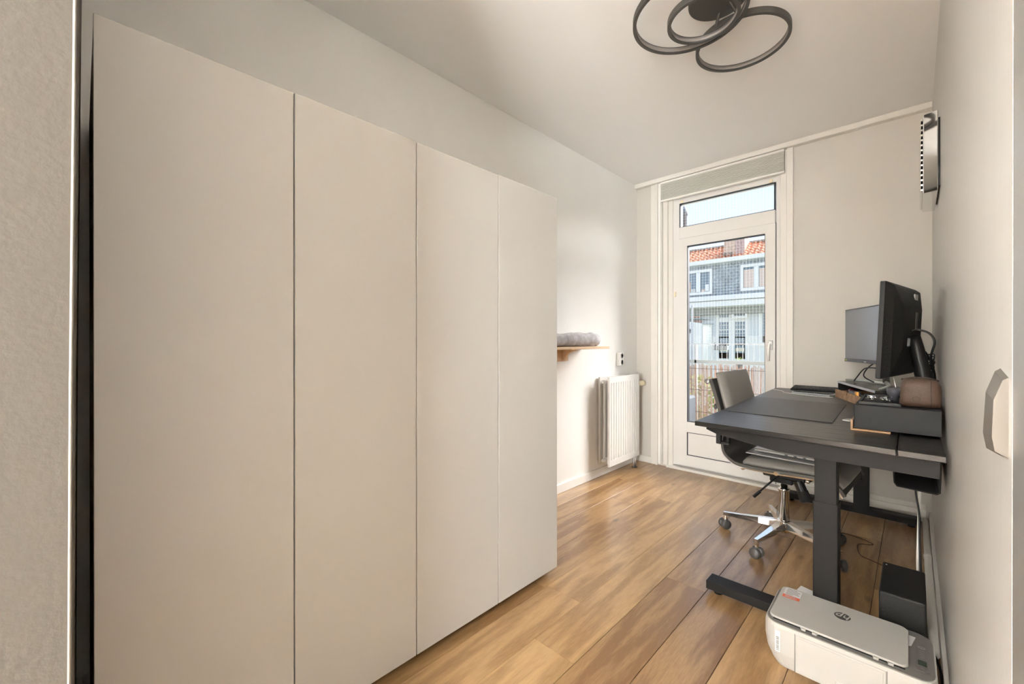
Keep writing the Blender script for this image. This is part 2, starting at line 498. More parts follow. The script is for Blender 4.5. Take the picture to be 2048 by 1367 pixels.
# baseboards, cornice
bb = boxes('baseboard_left', [(XL, XL + 0.012, 0, YB, 0, 0.066)], 'white', bevel=0.002); struct(bb)
struct(boxes('baseboard_back', [(XL + 0.012, -1.706, YB - 0.012, YB, 0, 0.058), (-0.627, XR - 0.024, YB - 0.018, YB, 0, 0.075), (-0.627, XR - 0.024, YB - 0.010, YB, 0.075, 0.105)], 'trimw', bevel=0.002))
struct(box('baseboard_right', XR - 0.012, XR, 0.75, YB, 0, 0.062, 'trimw', bevel=0.002))
struct(boxes('trim_1', [(XL, XR, YB - 0.047, YB, 2.499, HC)], 'trimw', bevel=0.003))
# heating pipe casing along the right wall
hp = thing('heating_pipe', 'cream painted heating pipe running along the floor by the wall', 'pipe', (0.05, 2.8, 0))
tube('pipe', [(0.052, 2.05, 0.016), (0.052, 3.0, 0.016), (0.052, 3.56, 0.016)], 0.0145, 'trimw', hp, 12)
lathe('pipe_coupling', [(0.0145, -0.02), (0.0165, -0.018), (0.0165, 0.018), (0.0145, 0.02)], (0.052, 2.95, 0.0165), 'trimw', hp, 14, 'Y')

# ---------------------------------------------------------------- balcony door
D = thing('door_1', 'white glazed balcony door with transom window and lower panel', None, (-1.1, 3.6, 0.0)); D['kind'] = 'structure'
def frame(name, x0, x1, z0, z1, w, y0, y1, m, parent, bev=0.004):
    if isinstance(w, (int, float)): w = (w, w, w, w)
    l, r, b, t = w
    bm = bmesh.new()
    o = [(x0, z0), (x1, z0), (x1, z1), (x0, z1)]
    i_ = [(x0 + l, z0 + b), (x1 - r, z0 + b), (x1 - r, z1 - t), (x0 + l, z1 - t)]
    vo = [[bm.verts.new((x, y, z)) for x, z in o] for y in (y0, y1)]
    vi = [[bm.verts.new((x, y, z)) for x, z in i_] for y in (y0 + (0.004 if bev else 0), y1)]
    for k in range(4):
        j = (k + 1) % 4
        bm.faces.new([vo[0][k], vo[0][j], vi[0][j], vi[0][k]])
        bm.faces.new([vo[1][k], vo[1][j], vi[1][j], vi[1][k]])
        bm.faces.new([vo[0][k], vo[0][j], vo[1][j], vo[1][k]])
        bm.faces.new([vi[0][k], vi[0][j], vi[1][j], vi[1][k]])
    return finish(bm, name, m, parent)
# timber surround
boxes('casing', [(-1.706, -1.645, YB - 0.016, YB, 0, 2.499), (-1.660, -1.640, YB - 0.026, YB, 0, 2.499), (-0.667, -0.627, YB - 0.020, YB, 0, 2.499)], 'trimw', D, bevel=0.002)
boxes('jamb_post', [(-1.598, -1.555, 3.575, 3.70, 0.012, 2.50), (-1.556, -1.514, 3.590, 3.70, 0.012, 2.50), (-0.711, -0.668, 3.580, 3.70, 0.012, 2.50)], 'trimw', D, bevel=0.003)
boxes('jamb_bead', [(-1.640, -1.616, YB - 0.012, YB + 0.02, 0.012, 2.50)], 'white', D, bevel=0.002)
boxes('head_board', [(-1.604, -0.667, 3.585, 3.70, 2.36, 2.504)], 'trimw', D)
# plastic frame with transom
frame('outer_frame', -1.514, -0.711, 0.03, 2.36, (0.049, 0.028, 0.006, 0.07), 3.600, 3.68, 'upvc', D)
box('transom_bar', -1.464, -0.745, 3.598, 3.68, 1.982, 2.082, 'upvc', D, 0.004)
tg = frame('transom_gasket', -1.466, -0.747, 2.080, 2.295, 0.009, 3.612, 3.64, 'gasket', D, 0)
box('transom_pane', -1.458, -0.755, 3.622, 3.628, 2.088, 2.288, 'glass', D)
leaf = frame('door_leaf', -1.461, -0.743, 0.040, 1.980, (0.066, 0.067, 0.088, 0.066), 3.590, 3.634, 'upvc', D)
frame('leaf_seal', -1.4655, -0.7385, 0.0355, 1.9845, 0.010, 3.6035, 3.66, 'gasket', D, 0)
box('leaf_rail', -1.396, -0.809, 3.590, 3.634, 0.325, 0.412, 'upvc', leaf, 0.003)
frame('pane_gasket', -1.397, -0.808, 0.410, 1.916, 0.007, 3.602, 3.64, 'gasket', leaf, 0)
box('pane', -1.391, -0.814, 3.618, 3.624, 0.416, 1.910, 'glass', leaf)
frame('panel_gasket', -1.397, -0.808, 0.125, 0.327, 0.008, 3.598, 3.64, 'gasket', leaf, 0)
box('lower_panel', -1.392, -0.813, 3.604, 3.630, 0.130, 0.322, 'upvc', leaf)
hd = box('door_handle', -0.786, -0.758, 3.578, 3.591, 1.035, 1.105, 'steel', D, 0.003)
tube('lever', [(-0.772, 3.580, 1.075), (-0.772, 3.545, 1.075), (-0.775, 3.540, 1.06), (-0.777, 3.540, 0.955)], 0.0085, 'white', hd, 10)
box('hinge', -1.503, -1.489, 3.583, 3.600, 1.485, 1.53, 'ivory', D, 0.002)
boxes('latch_keep', [(-1.452, -1.430, 3.596, 3.612, 2.290, 2.312), (-0.785, -0.763, 3.596, 3.612, 2.290, 2.312)], 'ivory', D)
struct(box('trim_2', -1.56, -0.64, 3.555, 3.70, 0.0, 0.020, 'trimw', bevel=0.002), 'pale door sill')

# pleated blind
B = thing('pleated_blind', 'raised beige pleated blind hanging over the balcony door', 'blind', (-1.14, 3.55, 2.32))
box('headrail', -1.606, -0.677, 3.540, 3.578, 2.478, 2.494, 'white', B, 0.002)
nb = 13
hb = (2.478 - 2.340) / nb
boxes('pleated_fabric', [(-1.604, -0.679, 3.546, 3.574, 2.340 + k * hb + 0.0028, 2.340 + (k + 1) * hb) for k in range(nb)], 'blind', B, bevel=0.0012)
box('pleat_shade', -1.603, -0.680, 3.554, 3.574, 2.340, 2.478, 'inkgrey', B)  # dark grey box: shade between the pleats put into the colour
box('bottom_rail', -1.606, -0.677, 3.545, 3.575, 2.325, 2.340, 'white', B, 0.002)

# door leaf in the right wall beside the camera
D2 = thing('door_2', 'cream painted flush door beside the doorway', None, (XR, 1.0, 0)); D2['kind'] = 'structure'
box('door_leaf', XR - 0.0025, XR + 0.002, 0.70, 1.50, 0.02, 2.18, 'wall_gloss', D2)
box('edge_plate', XR - 0.0030, XR + 0.002, 0.60, 0.692, 0.02, 2.30, 'steel', D2, 0.001)
prn = [(1.060, .0), (1.055, .007), (1.032, .0138), (0.990, .0150), (0.974, .0128), (0.966, .0)]
prf = [(1.068, .0), (1.062, .007), (1.036, .0145), (0.985, .0168), (0.966, .0140), (0.957, .0)]
hk = mesh('door_handle', [(XR - d, 0.722, z) for z, d in prn] + [(XR - d, 0.785, z) for z, d in prf], [(0, 1, 2, 3, 4, 5), (6, 7, 8, 9, 10, 11)] + [(k, k + 1, k + 7, k + 6) for k in range(5)] + [(5, 0, 6, 11)], 'handle', D2)

# ---------------------------------------------------------------- wardrobe
WX, WY0, DW, DZ0, DH = -1.2177, 0.0167, 0.3886, 0.030, 1.7465
W = thing('wardrobe', 'large greige wardrobe with four plain tall doors along the wall', 'wardrobe', (-1.5, 0.8, 0))
box('body', XL + 0.02, WX - 0.021, WY0 + 0.002, WY0 + 4 * DW - 0.002, 0.045, DZ0 + DH - 0.003, 'ward_in', W)
box('plinth', XL + 0.02, WX - 0.055, WY0 + 0.01, WY0 + 4 * DW - 0.01, 0.0, 0.045, 'dark', W)
for k in range(4):
    box('door', WX - 0.019, WX, WY0 + DW * k + 0.0016, WY0 + DW * (k + 1) - 0.0016, DZ0, DZ0 + DH + (0.002 if k % 2 else 0), 'ward', W, 0.0012, 1)

# ---------------------------------------------------------------- radiator
RD = thing('radiator', 'white ribbed panel radiator on the wall beside the balcony door', 'radiator', (-1.78, 3.15, 0.0))
def fluted(name, xb, xf, y0, y1, z0, z1, m, parent, nfl=12):
    V, F = [], []
    zs = [z0, z0 + 0.045, z0 + 0.055, z1 - 0.055, z1 - 0.045, z1]
    cols = []
    y = y0 + 0.022
    w = (y1 - y0 - 0.044) / nfl
    cols.append((y0, 0)); cols.append((y, 0))
    for k in range(nfl):
        cols += [(y + w * 0.08, 1), (y + w * 0.36, 1), (y + w * 0.44, 0), (y + w * 0.98, 0)]
        y += w
    cols.append((y1, 0))
    for i, z in enumerate(zs):
        for yy, g in cols:
            dpt = 0.015 if (g and 2 <= i <= 3) else 0.0
            V.append((xf - dpt, yy, z))
    nc = len(cols)
    for i in range(len(zs) - 1):
        for k in range(nc - 1):
            F.append((i * nc + k, i * nc + k + 1, (i + 1) * nc + k + 1, (i + 1) * nc + k))
    b0 = len(V)
    V += [(xb, y0, z0), (xb, y1, z0), (xb, y1, z1), (xb, y0, z1)]
    F.append((b0, b0 + 1, b0 + 2, b0 + 3))
    top = (len(zs) - 1) * nc
    F.append(tuple([b0, b0 + 1] + [nc - 1 - k for k in range(nc)]))
    F.append(tuple([b0 + 3, b0 + 2] + [top + nc - 1 - k for k in range(nc)]))
    F.append(tuple([b0, b0 + 3] + [i * nc for i in range(len(zs) - 1, -1, -1)]))
    F.append(tuple([b0 + 1, b0 + 2] + [i * nc + nc - 1 for i in range(len(zs) - 1, -1, -1)]))
    return mesh(name, V, F, m, parent)
fluted('front_panel', -1.748, -1.730, 2.901, 3.400, 0.103, 0.814, 'rad', RD)
box('rear_panel', -1.835, -1.820, 2.905, 3.398, 0.11, 0.81, 'rad', RD, 0.003)
boxes('convector_fin', [(-1.812, -1.790, 2.935, 3.37, 0.15, 0.775)], 'rad', RD, bevel=0.003)
for z in (0.145, 0.772):
    cyl('header_pipe', (-1.785, 2.915, z), (-1.785, 3.39, z), 0.016, 'rad', RD, 14, smooth=True)
    lathe('end_fitting', [(0.0, -0.016), (0.013, -0.016), (0.013, 0), (0.018, 0.002), (0.018, 0.014), (0.008, 0.015)], (-1.785, 2.905, z), 'rad', RD, 12, 'Y')
tv = lathe('thermostat_knob', [(0.012, 0.0), (0.014, 0.01), (0.021, 0.03), (0.024, 0.04), (0.024, 0.085), (0.020, 0.092), (0.0, 0.093)], (-1.755, 3.425, 0.725), 'ivory', RD, 20, 'Y')
lathe('valve_body', [(0.010, -0.03), (0.010, 0.0), (0.015, 0.004), (0.015, 0.022), (0.010, 0.026)], (-1.755, 3.402, 0.725), 'black', RD, 14, 'Y')
cyl('drain_valve', (-1.755, 3.398, 0.19), (-1.755, 3.425, 0.19), 0.007, 'steel', RD, 10)
for yy in (3.345, 3.372):
    tube('supply_pipe', [(-1.755, yy, 0.12), (-1.755, yy + 0.002, 0.05), (-1.757, yy + 0.004, 0.0)], 0.0085, 'steel', RD, 10)
lathe('pipe_collar', [(0.0, 0), (0.026, 0), (0.024, 0.005), (0.0, 0.006)], (-1.756, 3.362, 0.0), 'dark', RD, 16)

# wall socket
S = thing('wall_socket', 'grey double wall socket above the radiator', 'socket', (-1.845, 3.27, 0.90))
box('socket_plate', XL, XL + 0.030, 3.222, 3.300, 0.888, 1.005, 'white', S, 0.006, 3)
for z in (0.918, 0.975):
    lathe('socket_well', [(0.0, 0.0), (0.017, 0.0), (0.020, 0.0025), (0.022, 0.003), (0.022, -0.002)], (XL + 0.0300, 3.261, z), 'socketgrey', S, 18, 'X')

# shelf and cat bed
SH = thing('wall_shelf', 'birch plywood wall shelf carried on a curved bracket', 'shelf', (-1.72, 2.4, 0.95))
prism('board', rrect(XL, -1.60, 1.72, 2.705, 0.03), 1.045, 1.063, 'birch', SH, 0.002, 1)
pr = [(0, 0), (0, -0.085), (0.012, -0.085), (0.035, -0.060), (0.062, -0.030), (0.10, -0.014), (0.125, -0.010), (0.125, 0)]
for yb in (1.95, 2.43):
    bm = bmesh.new()
    a = [bm.verts.new((XL + 0.004 + x, yb, 1.045 + z)) for x, z in pr]; b = [bm.verts.new((XL + 0.004 + x, yb + 0.022, 1.045 + z)) for x, z in pr]
    bm.faces.new(a); bm.faces.new(b)
    for k in range(len(pr)): bm.faces.new([a[k], a[(k + 1) % len(pr)], b[(k + 1) % len(pr)], b[k]])
    finish(bm, 'bracket', 'birch', SH)
boxes('mounting_cleat', [(XL, XL + 0.014, 1.9, 2.50, 0.955, 1.045)], 'birch', SH)
CB = thing('cat_bed', 'fluffy grey pet cushion lying on the wall shelf', 'pet bed', (-1.72, 2.4, 1.063))
ring = []
for k in range(40):
    a = 2 * PI * k / 40
    ring.append((-1.725 + 0.075 * math.copysign(abs(math.cos(a)) ** 0.6, math.cos(a)), 2.25 + 0.375 * math.copysign(abs(math.sin(a)) ** 0.6, math.sin(a)), 1.110 + 0.006 * math.sin(3 * a)))
tube('bolster', ring, [0.044 + 0.005 * math.sin(k * 1.9) for k in range(40)], 'fur', CB, 14, True)
prism('cushion_base', rrect(-1.80, -1.65, 1.90, 2.60, 0.05), 1.064, 1.10, 'fur', CB, 0.01, 2)

# ---------------------------------------------------------------- ceiling lamp
CL = thing('ceiling_lamp', 'dark metal ceiling lamp of three overlapping hoops', 'ceiling lamp', (-0.6, 1.85, HC))
lathe('canopy', [(0.0, HC), (0.112, HC), (0.112, HC - 0.030), (0.106, HC - 0.034), (0.0, HC - 0.034)], (-0.585, 1.83, 0), 'lampmetal', CL, 48, smooth=False)
def hoop(cx, cy, r, z, h=0.026, w=0.013):
    hoop_o = lathe('hoop', [(r, z), (r, z + h), (r - w, z + h), (r - w, z + h - 0.004), (r - w + 0.004, z + 0.003), (r - w, z), (r, z)], (cx, cy, 0), 'lampmetal', CL, 72, smooth=False)
    me = hoop_o.data
    bm = bmesh.new(); bm.from_mesh(me)
    bmesh.ops.delete(bm, geom=[f for f in bm.faces if len(f.verts) > 4], context='FACES')
    bm.to_mesh(me); bm.free()
    lathe_v = []
    lathe_f = []
    n = 72
    for rr, zz in ((r - w + 0.001, z + 0.005), (r - w - 0.0015, z + 0.006), (r - w - 0.0015, z + h - 0.004), (r - w + 0.001, z + h - 0.004)):
        for k in range(n):
            a = 2 * PI * k / n
            lathe_v.append((cx + rr * math.cos(a), cy + rr * math.sin(a), zz))
    for i in range(3):
        for k in range(n):
            lathe_f.append((i * n + k, i * n + (k + 1) % n, (i + 1) * n + (k + 1) % n, (i + 1) * n + k))
    mesh('diffuser', lathe_v, lathe_f, 'lampglow', hoop_o, True)
hoop(-0.670, 1.745, 0.222, 2.433)
hoop(-0.620, 1.762, 0.136, 2.402)
hoop(-0.568, 2.098, 0.192, 2.450)
for a, b in (((-0.55, 1.87, HC - 0.03), (-0.520, 1.915, 2.44)), ((-0.53, 1.84, HC - 0.03), (-0.487, 1.770, 2.42)), ((-0.60, 1.90, HC - 0.03), (-0.62, 1.915, 2.46))):
    cyl('stem', a, b, 0.006, 'lampmetal', CL, 10)

# mirror box on the right wall
MB = thing('wall_mirror', 'small mirror-clad box with ribbed face hung on the wall above the desk', 'mirror', (0.06, 2.7, 1.74))
prism('mirror_body', [(0.027, 2.515), (0.0725, 2.50), (0.0725, 2.90), (0.027, 2.885)], 1.735, 2.072, 'mirror', MB, 0.003, 1)
for k in range(15):
    z = 1.745 + k * 0.0215
    box('rib', 0.019, 0.0275, 2.52, 2.88, z, z + 0.011, 'mirror', MB, 0.002, 1)
box('mount_plate', 0.0725, 0.079, 2.53, 2.87, 1.76, 2.05, 'black', MB)

# ---------------------------------------------------------------- desk
ZD = 0.765
NL, NR, FLc, FR = Vector((-0.662, 1.790)), Vector((0.068, 1.738)), Vector((-0.716, 3.497)), Vector((0.060, 3.500))
def dk(s, t):    # desk top coordinates: s across (0 chair side .. 1 wall side), t along (0 near .. 1 far)
    a = NL.lerp(NR, s); b = FLc.lerp(FR, s)
    p = a.lerp(b, t)
    return (p.x, p.y)
DK = thing('standing_desk', 'black stained wooden sit-stand desk with metal legs', 'desk', (-0.3, 2.65, 0))
SE = 0.853
prism('tabletop', [dk(0, 0), dk(SE, 0), dk(SE, 1), dk(0.02, 1), dk(0, 0.985)], ZD - 0.019, ZD, 'deskwood', DK, 0.0015, 1)
prism('cable_flap', [dk(SE + 0.005, 0), dk(1, 0), dk(1, 1), dk(SE + 0.005, 1)], ZD - 0.019, ZD - 0.0005, 'deskwood', DK, 0.0015, 1)
def under(s0, s1, t0, t1): return [dk(s0, t0), dk(s1, t0), dk(s1, t1), dk(s0, t1)]
bm = bmesh.new()
secs = []
for sv, dz in ((0.045, 0.036), (0.10, 0.050), (0.40, 0.080), (0.985, 0.080)):
    (xa, ya), (xb, yb) = dk(sv, 0.028), dk(sv, 0.060)
    secs.append([bm.verts.new(q) for q in ((xa, ya, ZD - 0.0195), (xa, ya, ZD - dz), (xb, yb, ZD - dz), (xb, yb, ZD - 0.0195))])
for q0, q1 in zip(secs[:-1], secs[1:]):
    for k in range(4): bm.faces.new([q0[k], q0[(k + 1) % 4], q1[(k + 1) % 4], q1[k]])
bm.faces.new(secs[0]); bm.faces.new(secs[-1])
finish(bm, 'end_rail', 'blackmetal', DK)
prism('end_rail', under(0.05, 0.985, 0.945, 0.975), ZD - 0.078, ZD - 0.0195, 'blackmetal', DK, 0.002, 1)
prism('side_beam', under(0.50, 0.57, 0.060, 0.945), ZD - 0.062, ZD - 0.0195, 'blackmetal', DK)
boxes('hook_bracket', [(-0.620, -0.600, 1.92, 1.94, 0.655, 0.7455), (-0.600, -0.566, 1.92, 1.94, 0.655, 0.668), (-0.578, -0.566, 1.92, 1.94, 0.668, 0.7455)], 'blackmetal', DK, bevel=0.002)
for yy, nm in ((1.937, 0), (3.43, 1)):
    cx = -0.234 if nm == 0 else -0.238
    lg = box('leg_column', cx - 0.0335, cx + 0.0335, yy - 0.034, yy + 0.034, 0.50 if nm == 0 else 0.30, ZD - 0.07, 'blackmetal', DK, 0.003)
    box('leg_sleeve', cx - 0.0375, cx + 0.0375, yy - 0.038, yy + 0.038, 0.05, 0.505, 'blackmetal', DK, 0.003)
    box('foot', -0.654, 0.030, yy - 0.038, yy + 0.038, 0.020, 0.056, 'blackmetal', DK, 0.002, 1)
    for fx in (-0.615, -0.01):
        lathe('foot_pad', [(0.0, 0.0), (0.018, 0.0), (0.018, 0.012), (0.008, 0.014), (0.008, 0.022), (0, 0.022)], (fx, yy, 0), 'black', DK, 14)
for z in (0.42, 0.36, 0.25, 0.235):
    lathe('screw', [(0.0, -0.0025), (0.006, -0.002), (0.006, 0.001), (0, 0.001)], (-0.238, 3.392 - 0.0005, z), 'steel' if z > 0.4 else 'black', DK, 10, 'Y')
# cable tray: felt U channel
bm = bmesh.new()
po = [(-0.054, 0.682), (-0.050, 0.612), (-0.042, 0.600), (0.055, 0.594), (0.064, 0.602), (0.066, 0.682)]
pi_ = [(-0.050, 0.682), (-0.046, 0.615), (-0.040, 0.604), (0.053, 0.598), (0.060, 0.605), (0.062, 0.682)]
r0 = [[bm.verts.new((x, y, z)) for x, z in po] for y in (1.95, 3.30)]
r1 = [[bm.verts.new((x, y, z)) for x, z in pi_] for y in (1.95, 3.30)]
for k in range(5):
    bm.faces.new([r0[0][k], r0[0][k + 1], r0[1][k + 1], r0[1][k]]); bm.faces.new([r1[0][k], r1[0][k + 1], r1[1][k + 1], r1[1][k]])
    for e in (0, 1): bm.faces.new([r0[e][k], r0[e][k + 1], r1[e][k + 1], r1[e][k]])
for k in (0, 5): bm.faces.new([r0[0][k], r0[1][k], r1[1][k], r1[0][k]])
finish(bm, 'cable_tray', 'felt', DK)
box('tray_bulkhead', -0.046, 0.060, 2.35, 2.36, 0.606, 0.682, 'black', DK)

# desk pad, keyboards
props(prism('desk_pad', [(-0.664, 2.151), (-0.238, 2.124), (-0.255, 2.792), (-0.686, 2.81)], ZD, ZD + 0.003, 'matleather', None, 0.0008, 1), 'dark brown leather desk pad lying on the black desk', 'desk pad')
def keyboard(name, label, x, y, ang, w, d, z, tilt, mk, mkey):
    t = thing(name, label, 'keyboard', (x, y, z))
    tf = rotz(ang, (x, y, z)) @ Matrix.Rotation(tilt, 4, 'X')
    box('case', -w / 2, w / 2, -d / 2, d / 2, 0.0, 0.012, mk, t, 0.003, 1, tf)
    for r in range(5):
        for c in range(15):
            kx = -w / 2 + 0.008 + c * (w - 0.016) / 15
            ky = -d / 2 + 0.008 + r * (d - 0.016) / 5
            box('key', kx + 0.001, kx + (w - 0.016) / 15 - 0.001, ky + 0.001, ky + (d - 0.016) / 5 - 0.001, 0.012, 0.016, mkey, t, 0, 1, tf)
    return t
keyboard('keyboard', 'black keyboard standing beyond the silver one on the desk', -0.435, 3.385, 0, 0.33, 0.12, ZD + 0.012, 0.10, 'black', 'blacksoft')
keyboard('keyboard', 'slim silver keyboard with black keys on the far desk end', -0.455, 3.19, -14, 0.21, 0.085, ZD + 0.0005, 0.0, 'alu', 'black')
props(tube('charging_cable', [(-0.70, 3.33, ZD + .0025), (-0.64, 3.27, ZD + .0025), (-0.60, 3.17, ZD + .0025), (-0.52, 3.13, ZD + .0025), (-0.42, 3.09, ZD + .0025), (-0.345, 3.09, ZD + .0025)], 0.0022, 'whitecable', None, 6, sm=8), 'thin white cable lying in front of the keyboards', 'cable')

# far riser with drawer
Lp, Np = Vector((-0.33, 3.173)), Vector((-0.135, 2.655))
ax = (Np - Lp).normalized(); ln = (Np - Lp).length
RT = Matrix.Translation((Lp.x, Lp.y, ZD)) @ Matrix(((ax.x, -ax.y, 0, 0), (ax.y, ax.x, 0, 0), (0, 0, 1, 0), (0, 0, 0, 1)))
RS = thing('monitor_riser', 'grey monitor riser with open wooden drawer under the far monitor', 'monitor riser', (-0.2, 2.9, ZD))
box('riser_top', 0, ln, 0, 0.185, 0.084, 0.097, 'greytop', RS, 0.002, 1, RT)
box('edge_strip', 0, ln, -0.002, 0.001, 0.085, 0.0965, 'alu', RS, 0, 1, RT)
box('side_panel', 0, 0.008, 0.0, 0.185, 0.0, 0.084, 'black', RS, 0, 1, RT)
box('side_panel', ln - 0.008, ln, 0.0, 0.185, 0.0, 0.084, 'greybox', RS, 0, 1, RT)
box('back_panel', 0.008, ln - 0.008, 0.177, 0.185, 0.0, 0.084, 'black', RS, 0, 1, RT)
DR = boxes('drawer', [(-0.004, ln - 0.01, -0.012, -0.003, 0.001, 0.046), (0.010, 0.017, -0.003, 0.165, 0.001, 0.040), (ln - 0.02, ln - 0.012, -0.003, 0.165, 0.001, 0.040), (0.017, ln - 0.02, -0.003, 0.165, 0.001, 0.006)], 'bamboo', RS, RT)
box('finger_slot', 0.196, 0.206, -0.0125, -0.010, 0.032, 0.0461, 'dark', DR, 0, 1, RT)
def blob(name, cx, cy, cz, rx, ry, rz, m, tf, label, cat, n=16):
    V, F = [], []
    k = 8
    for i in range(k + 1):
        ph = -PI / 2 + PI * i / k
        for j in range(n):
            a = 2 * PI * j / n
            V.append((cx + rx * math.cos(ph) * math.cos(a), cy + ry * math.cos(ph) * math.sin(a), cz + rz * math.sin(ph)))
    for i in range(k):
        for j in range(n):
            F.append((i * n + j, i * n + (j + 1) % n, (i + 1) * n + (j + 1) % n, (i + 1) * n + j))
    return props(mesh(name, V, F, m, None, True, tf), label, cat)
blob('glasses_case', 0.085, 0.045, 0.036, 0.055, 0.022, 0.028, 'maroon', RT, 'glossy maroon glasses case inside the open wooden drawer', 'glasses case')
br = thing('hair_brush', 'oval grey hair brush lying in the open wooden drawer', 'brush', (-0.22, 2.95, ZD))
V = [(0.16 + 0.055 * math.cos(2 * PI * k / 20), 0.035 + 0.024 * math.sin(2 * PI * k / 20)) for k in range(20)]
prism('brush_head', V, 0.030, 0.052, 'brush', br, 0.004, 1, RT)
box('brush_grip', 0.21, 0.31, 0.026, 0.044, 0.033, 0.046, 'cup', br, 0.004, 2, RT)
props(box('lighter', 0.245, 0.275, 0.010, 0.022, 0.036, 0.060, 'orange', None, 0.003, 2, RT), 'small orange lighter sticking out of the wooden drawer', 'lighter')

# far monitor
A0, A1 = Vector((-0.307, 3.29)), Vector((-0.078, 2.807))
mx = (A1 - A0).normalized(); mw = 0.535
MT = Matrix.Translation((A0.x, A0.y, 0.976)) @ Matrix(((mx.x, -mx.y, 0, 0), (mx.y, mx.x, 0, 0), (0, 0, 1, 0), (0, 0, 0, 1)))
MF = thing('monitor', 'monitor with its pale reflecting screen turned towards the office chair', 'monitor', (-0.19, 3.04, ZD))
box('housing', 0, mw, 0.0, 0.028, 0, 0.317, 'black', MF, 0.003, 2, MT)
box('screen', 0.007, mw - 0.007, -0.0012, 0.001, 0.020, 0.311, 'screen', MF, 0, 1, MT)
box('chin', 0.0, mw, -0.003, 0.002, 0.0, 0.018, 'cup', MF, 0.001, 1, MT)
text('brand_mark', 'acer', 0.016, 'paper', MF, MT @ Matrix.Translation((0.265, -0.0036, 0.009)) @ Matrix.Rotation(PI / 2, 4, 'X'))
box('energy_sticker', 0.004, 0.034, -0.0036, -0.002, 0.006, 0.013, 'leaf', MF, 0, 1, MT)
box('rear_shell', 0.12, mw - 0.12, 0.028, 0.05, 0.05, 0.26, 'black', MF, 0.008, 2, MT)
zf = 0.097 + ZD
tube('stand_neck', [MT @ Vector((0.30, 0.062, 0.14)), MT @ Vector((0.30, 0.075, 0.02)), MT @ Vector((0.30, 0.078, zf + 0.012 - 0.976))], 0.016, 'steel', MF, 12)
c0 = MT @ Vector((0.30, 0.078, 0)); c0.z = zf + 0.012
tube('stand_foot', [c0, (-0.20, 3.10, zf + 0.012), (-0.292, 3.19, zf + 0.007)], [0.011, 0.009, 0.006], 'railw', MF, 8)
tube('stand_foot', [c0, (-0.085, 2.80, zf + 0.012), (-0.118, 2.672, zf + 0.007)], [0.011, 0.009, 0.006], 'railw', MF, 8)
for lab, p in zip(('thin black cable hanging in a tight loop below the pale screen', 'thin black cable arching down to the drawer end of the riser'), ([(-0.150, 3.05, 0.985), (-0.19, 3.09, 0.945), (-0.205, 3.10, 0.90), (-0.16, 3.06, 0.872)], [(-0.145, 2.98, 0.955), (-0.20, 3.08, 0.945), (-0.238, 3.11, 0.89), (-0.25, 3.12, 0.868)])):
    props(tube('monitor_cable', p, 0.0032, 'black', None, 6, sm=6), lab, 'cable', 'cables below the far monitor')

# near monitor seen from behind
B0, B1 = Vector((-0.110, 2.290)), Vector((-0.024, 2.792))
bx = (B1 - B0).normalized(); bw = 0.52
tilt = Matrix.Rotation(math.radians(2.2), 4, 'X')
NT = Matrix.Translation((B0.x, B0.y, 0.945)) @ Matrix(((bx.x, bx.y, 0, 0), (bx.y, -bx.x, 0, 0), (0, 0, 1, 0), (0, 0, 0, 1))) @ Matrix.Rotation(math.radians(-2.3), 4, 'X')
# local: x along the panel, +y towards the back (wall side), z up
MN = thing('monitor', 'large black monitor turned with its back to the wall and stickers on its casing', 'monitor', (-0.05, 2.5, ZD))
box('bezel_frame', 0, bw, -0.006, 0.012, 0, 0.402, 'black', MN, 0.002, 1, NT)
box('screen', 0.006, bw - 0.006, -0.007, -0.004, 0.015, 0.396, 'screen', MN, 0, 1, NT)
V = [(0.0, .012, 0.0), (bw, .012, 0.0), (bw, .012, 0.402), (0.0, .012, 0.402), (0.03, .034, 0.012), (bw - .03, .034, 0.012), (bw - .10, .055, 0.13), (0.10, .055, 0.13), (0.10, .055, 0.30), (bw - .10, .055, 0.30), (bw - .03, .034, 0.385), (0.03, .034, 0.385)]
F = [(0, 1, 5, 4), (4, 5, 6, 7), (7, 6, 9, 8), (8, 9, 10, 11), (11, 10, 2, 3), (0, 4, 11, 3), (1, 2, 10, 5), (4, 7, 8, 11), (5, 10, 9, 6), (0, 3, 2, 1)]
mesh('rear_shell', V, F, 'blacksoft', MN, False, NT)
box('label_sticker', 0.30, 0.34, 0.0552, 0.0562, 0.21, 0.285, 'printgrey', MN, 0, 1, NT)
box('spec_sticker', 0.33, 0.39, 0.0400, 0.0445, 0.325, 0.368, 'paper', MN, 0, 1, NT)
box('barcode_sticker', 0.20, 0.24, 0.0552, 0.0562, 0.145, 0.175, 'birch', MN, 0, 1, NT)
hinge_p = NT @ Vector((0.20, 0.060, 0.165))
nk = tube('stand_neck', [(0.000, 2.470, 1.120), (0.008, 2.460, 1.075), (0.024, 2.440, 0.98), (0.038, 2.425, 0.90), (0.040, 2.42, 0.873)], [0.021, 0.023, 0.026, 0.029, 0.030], 'black', MN, 20)
box('mount_arm', -0.030, 0.015, 2.450, 2.495, 1.075, 1.115, 'black', MN, 0.006, 2)
lathe('stand_base', [(0.0, 0), (0.036, 0), (0.036, 0.010), (0.0, 0.014)], (0.040, 2.42, 0.8605), 'black', MN, 24)

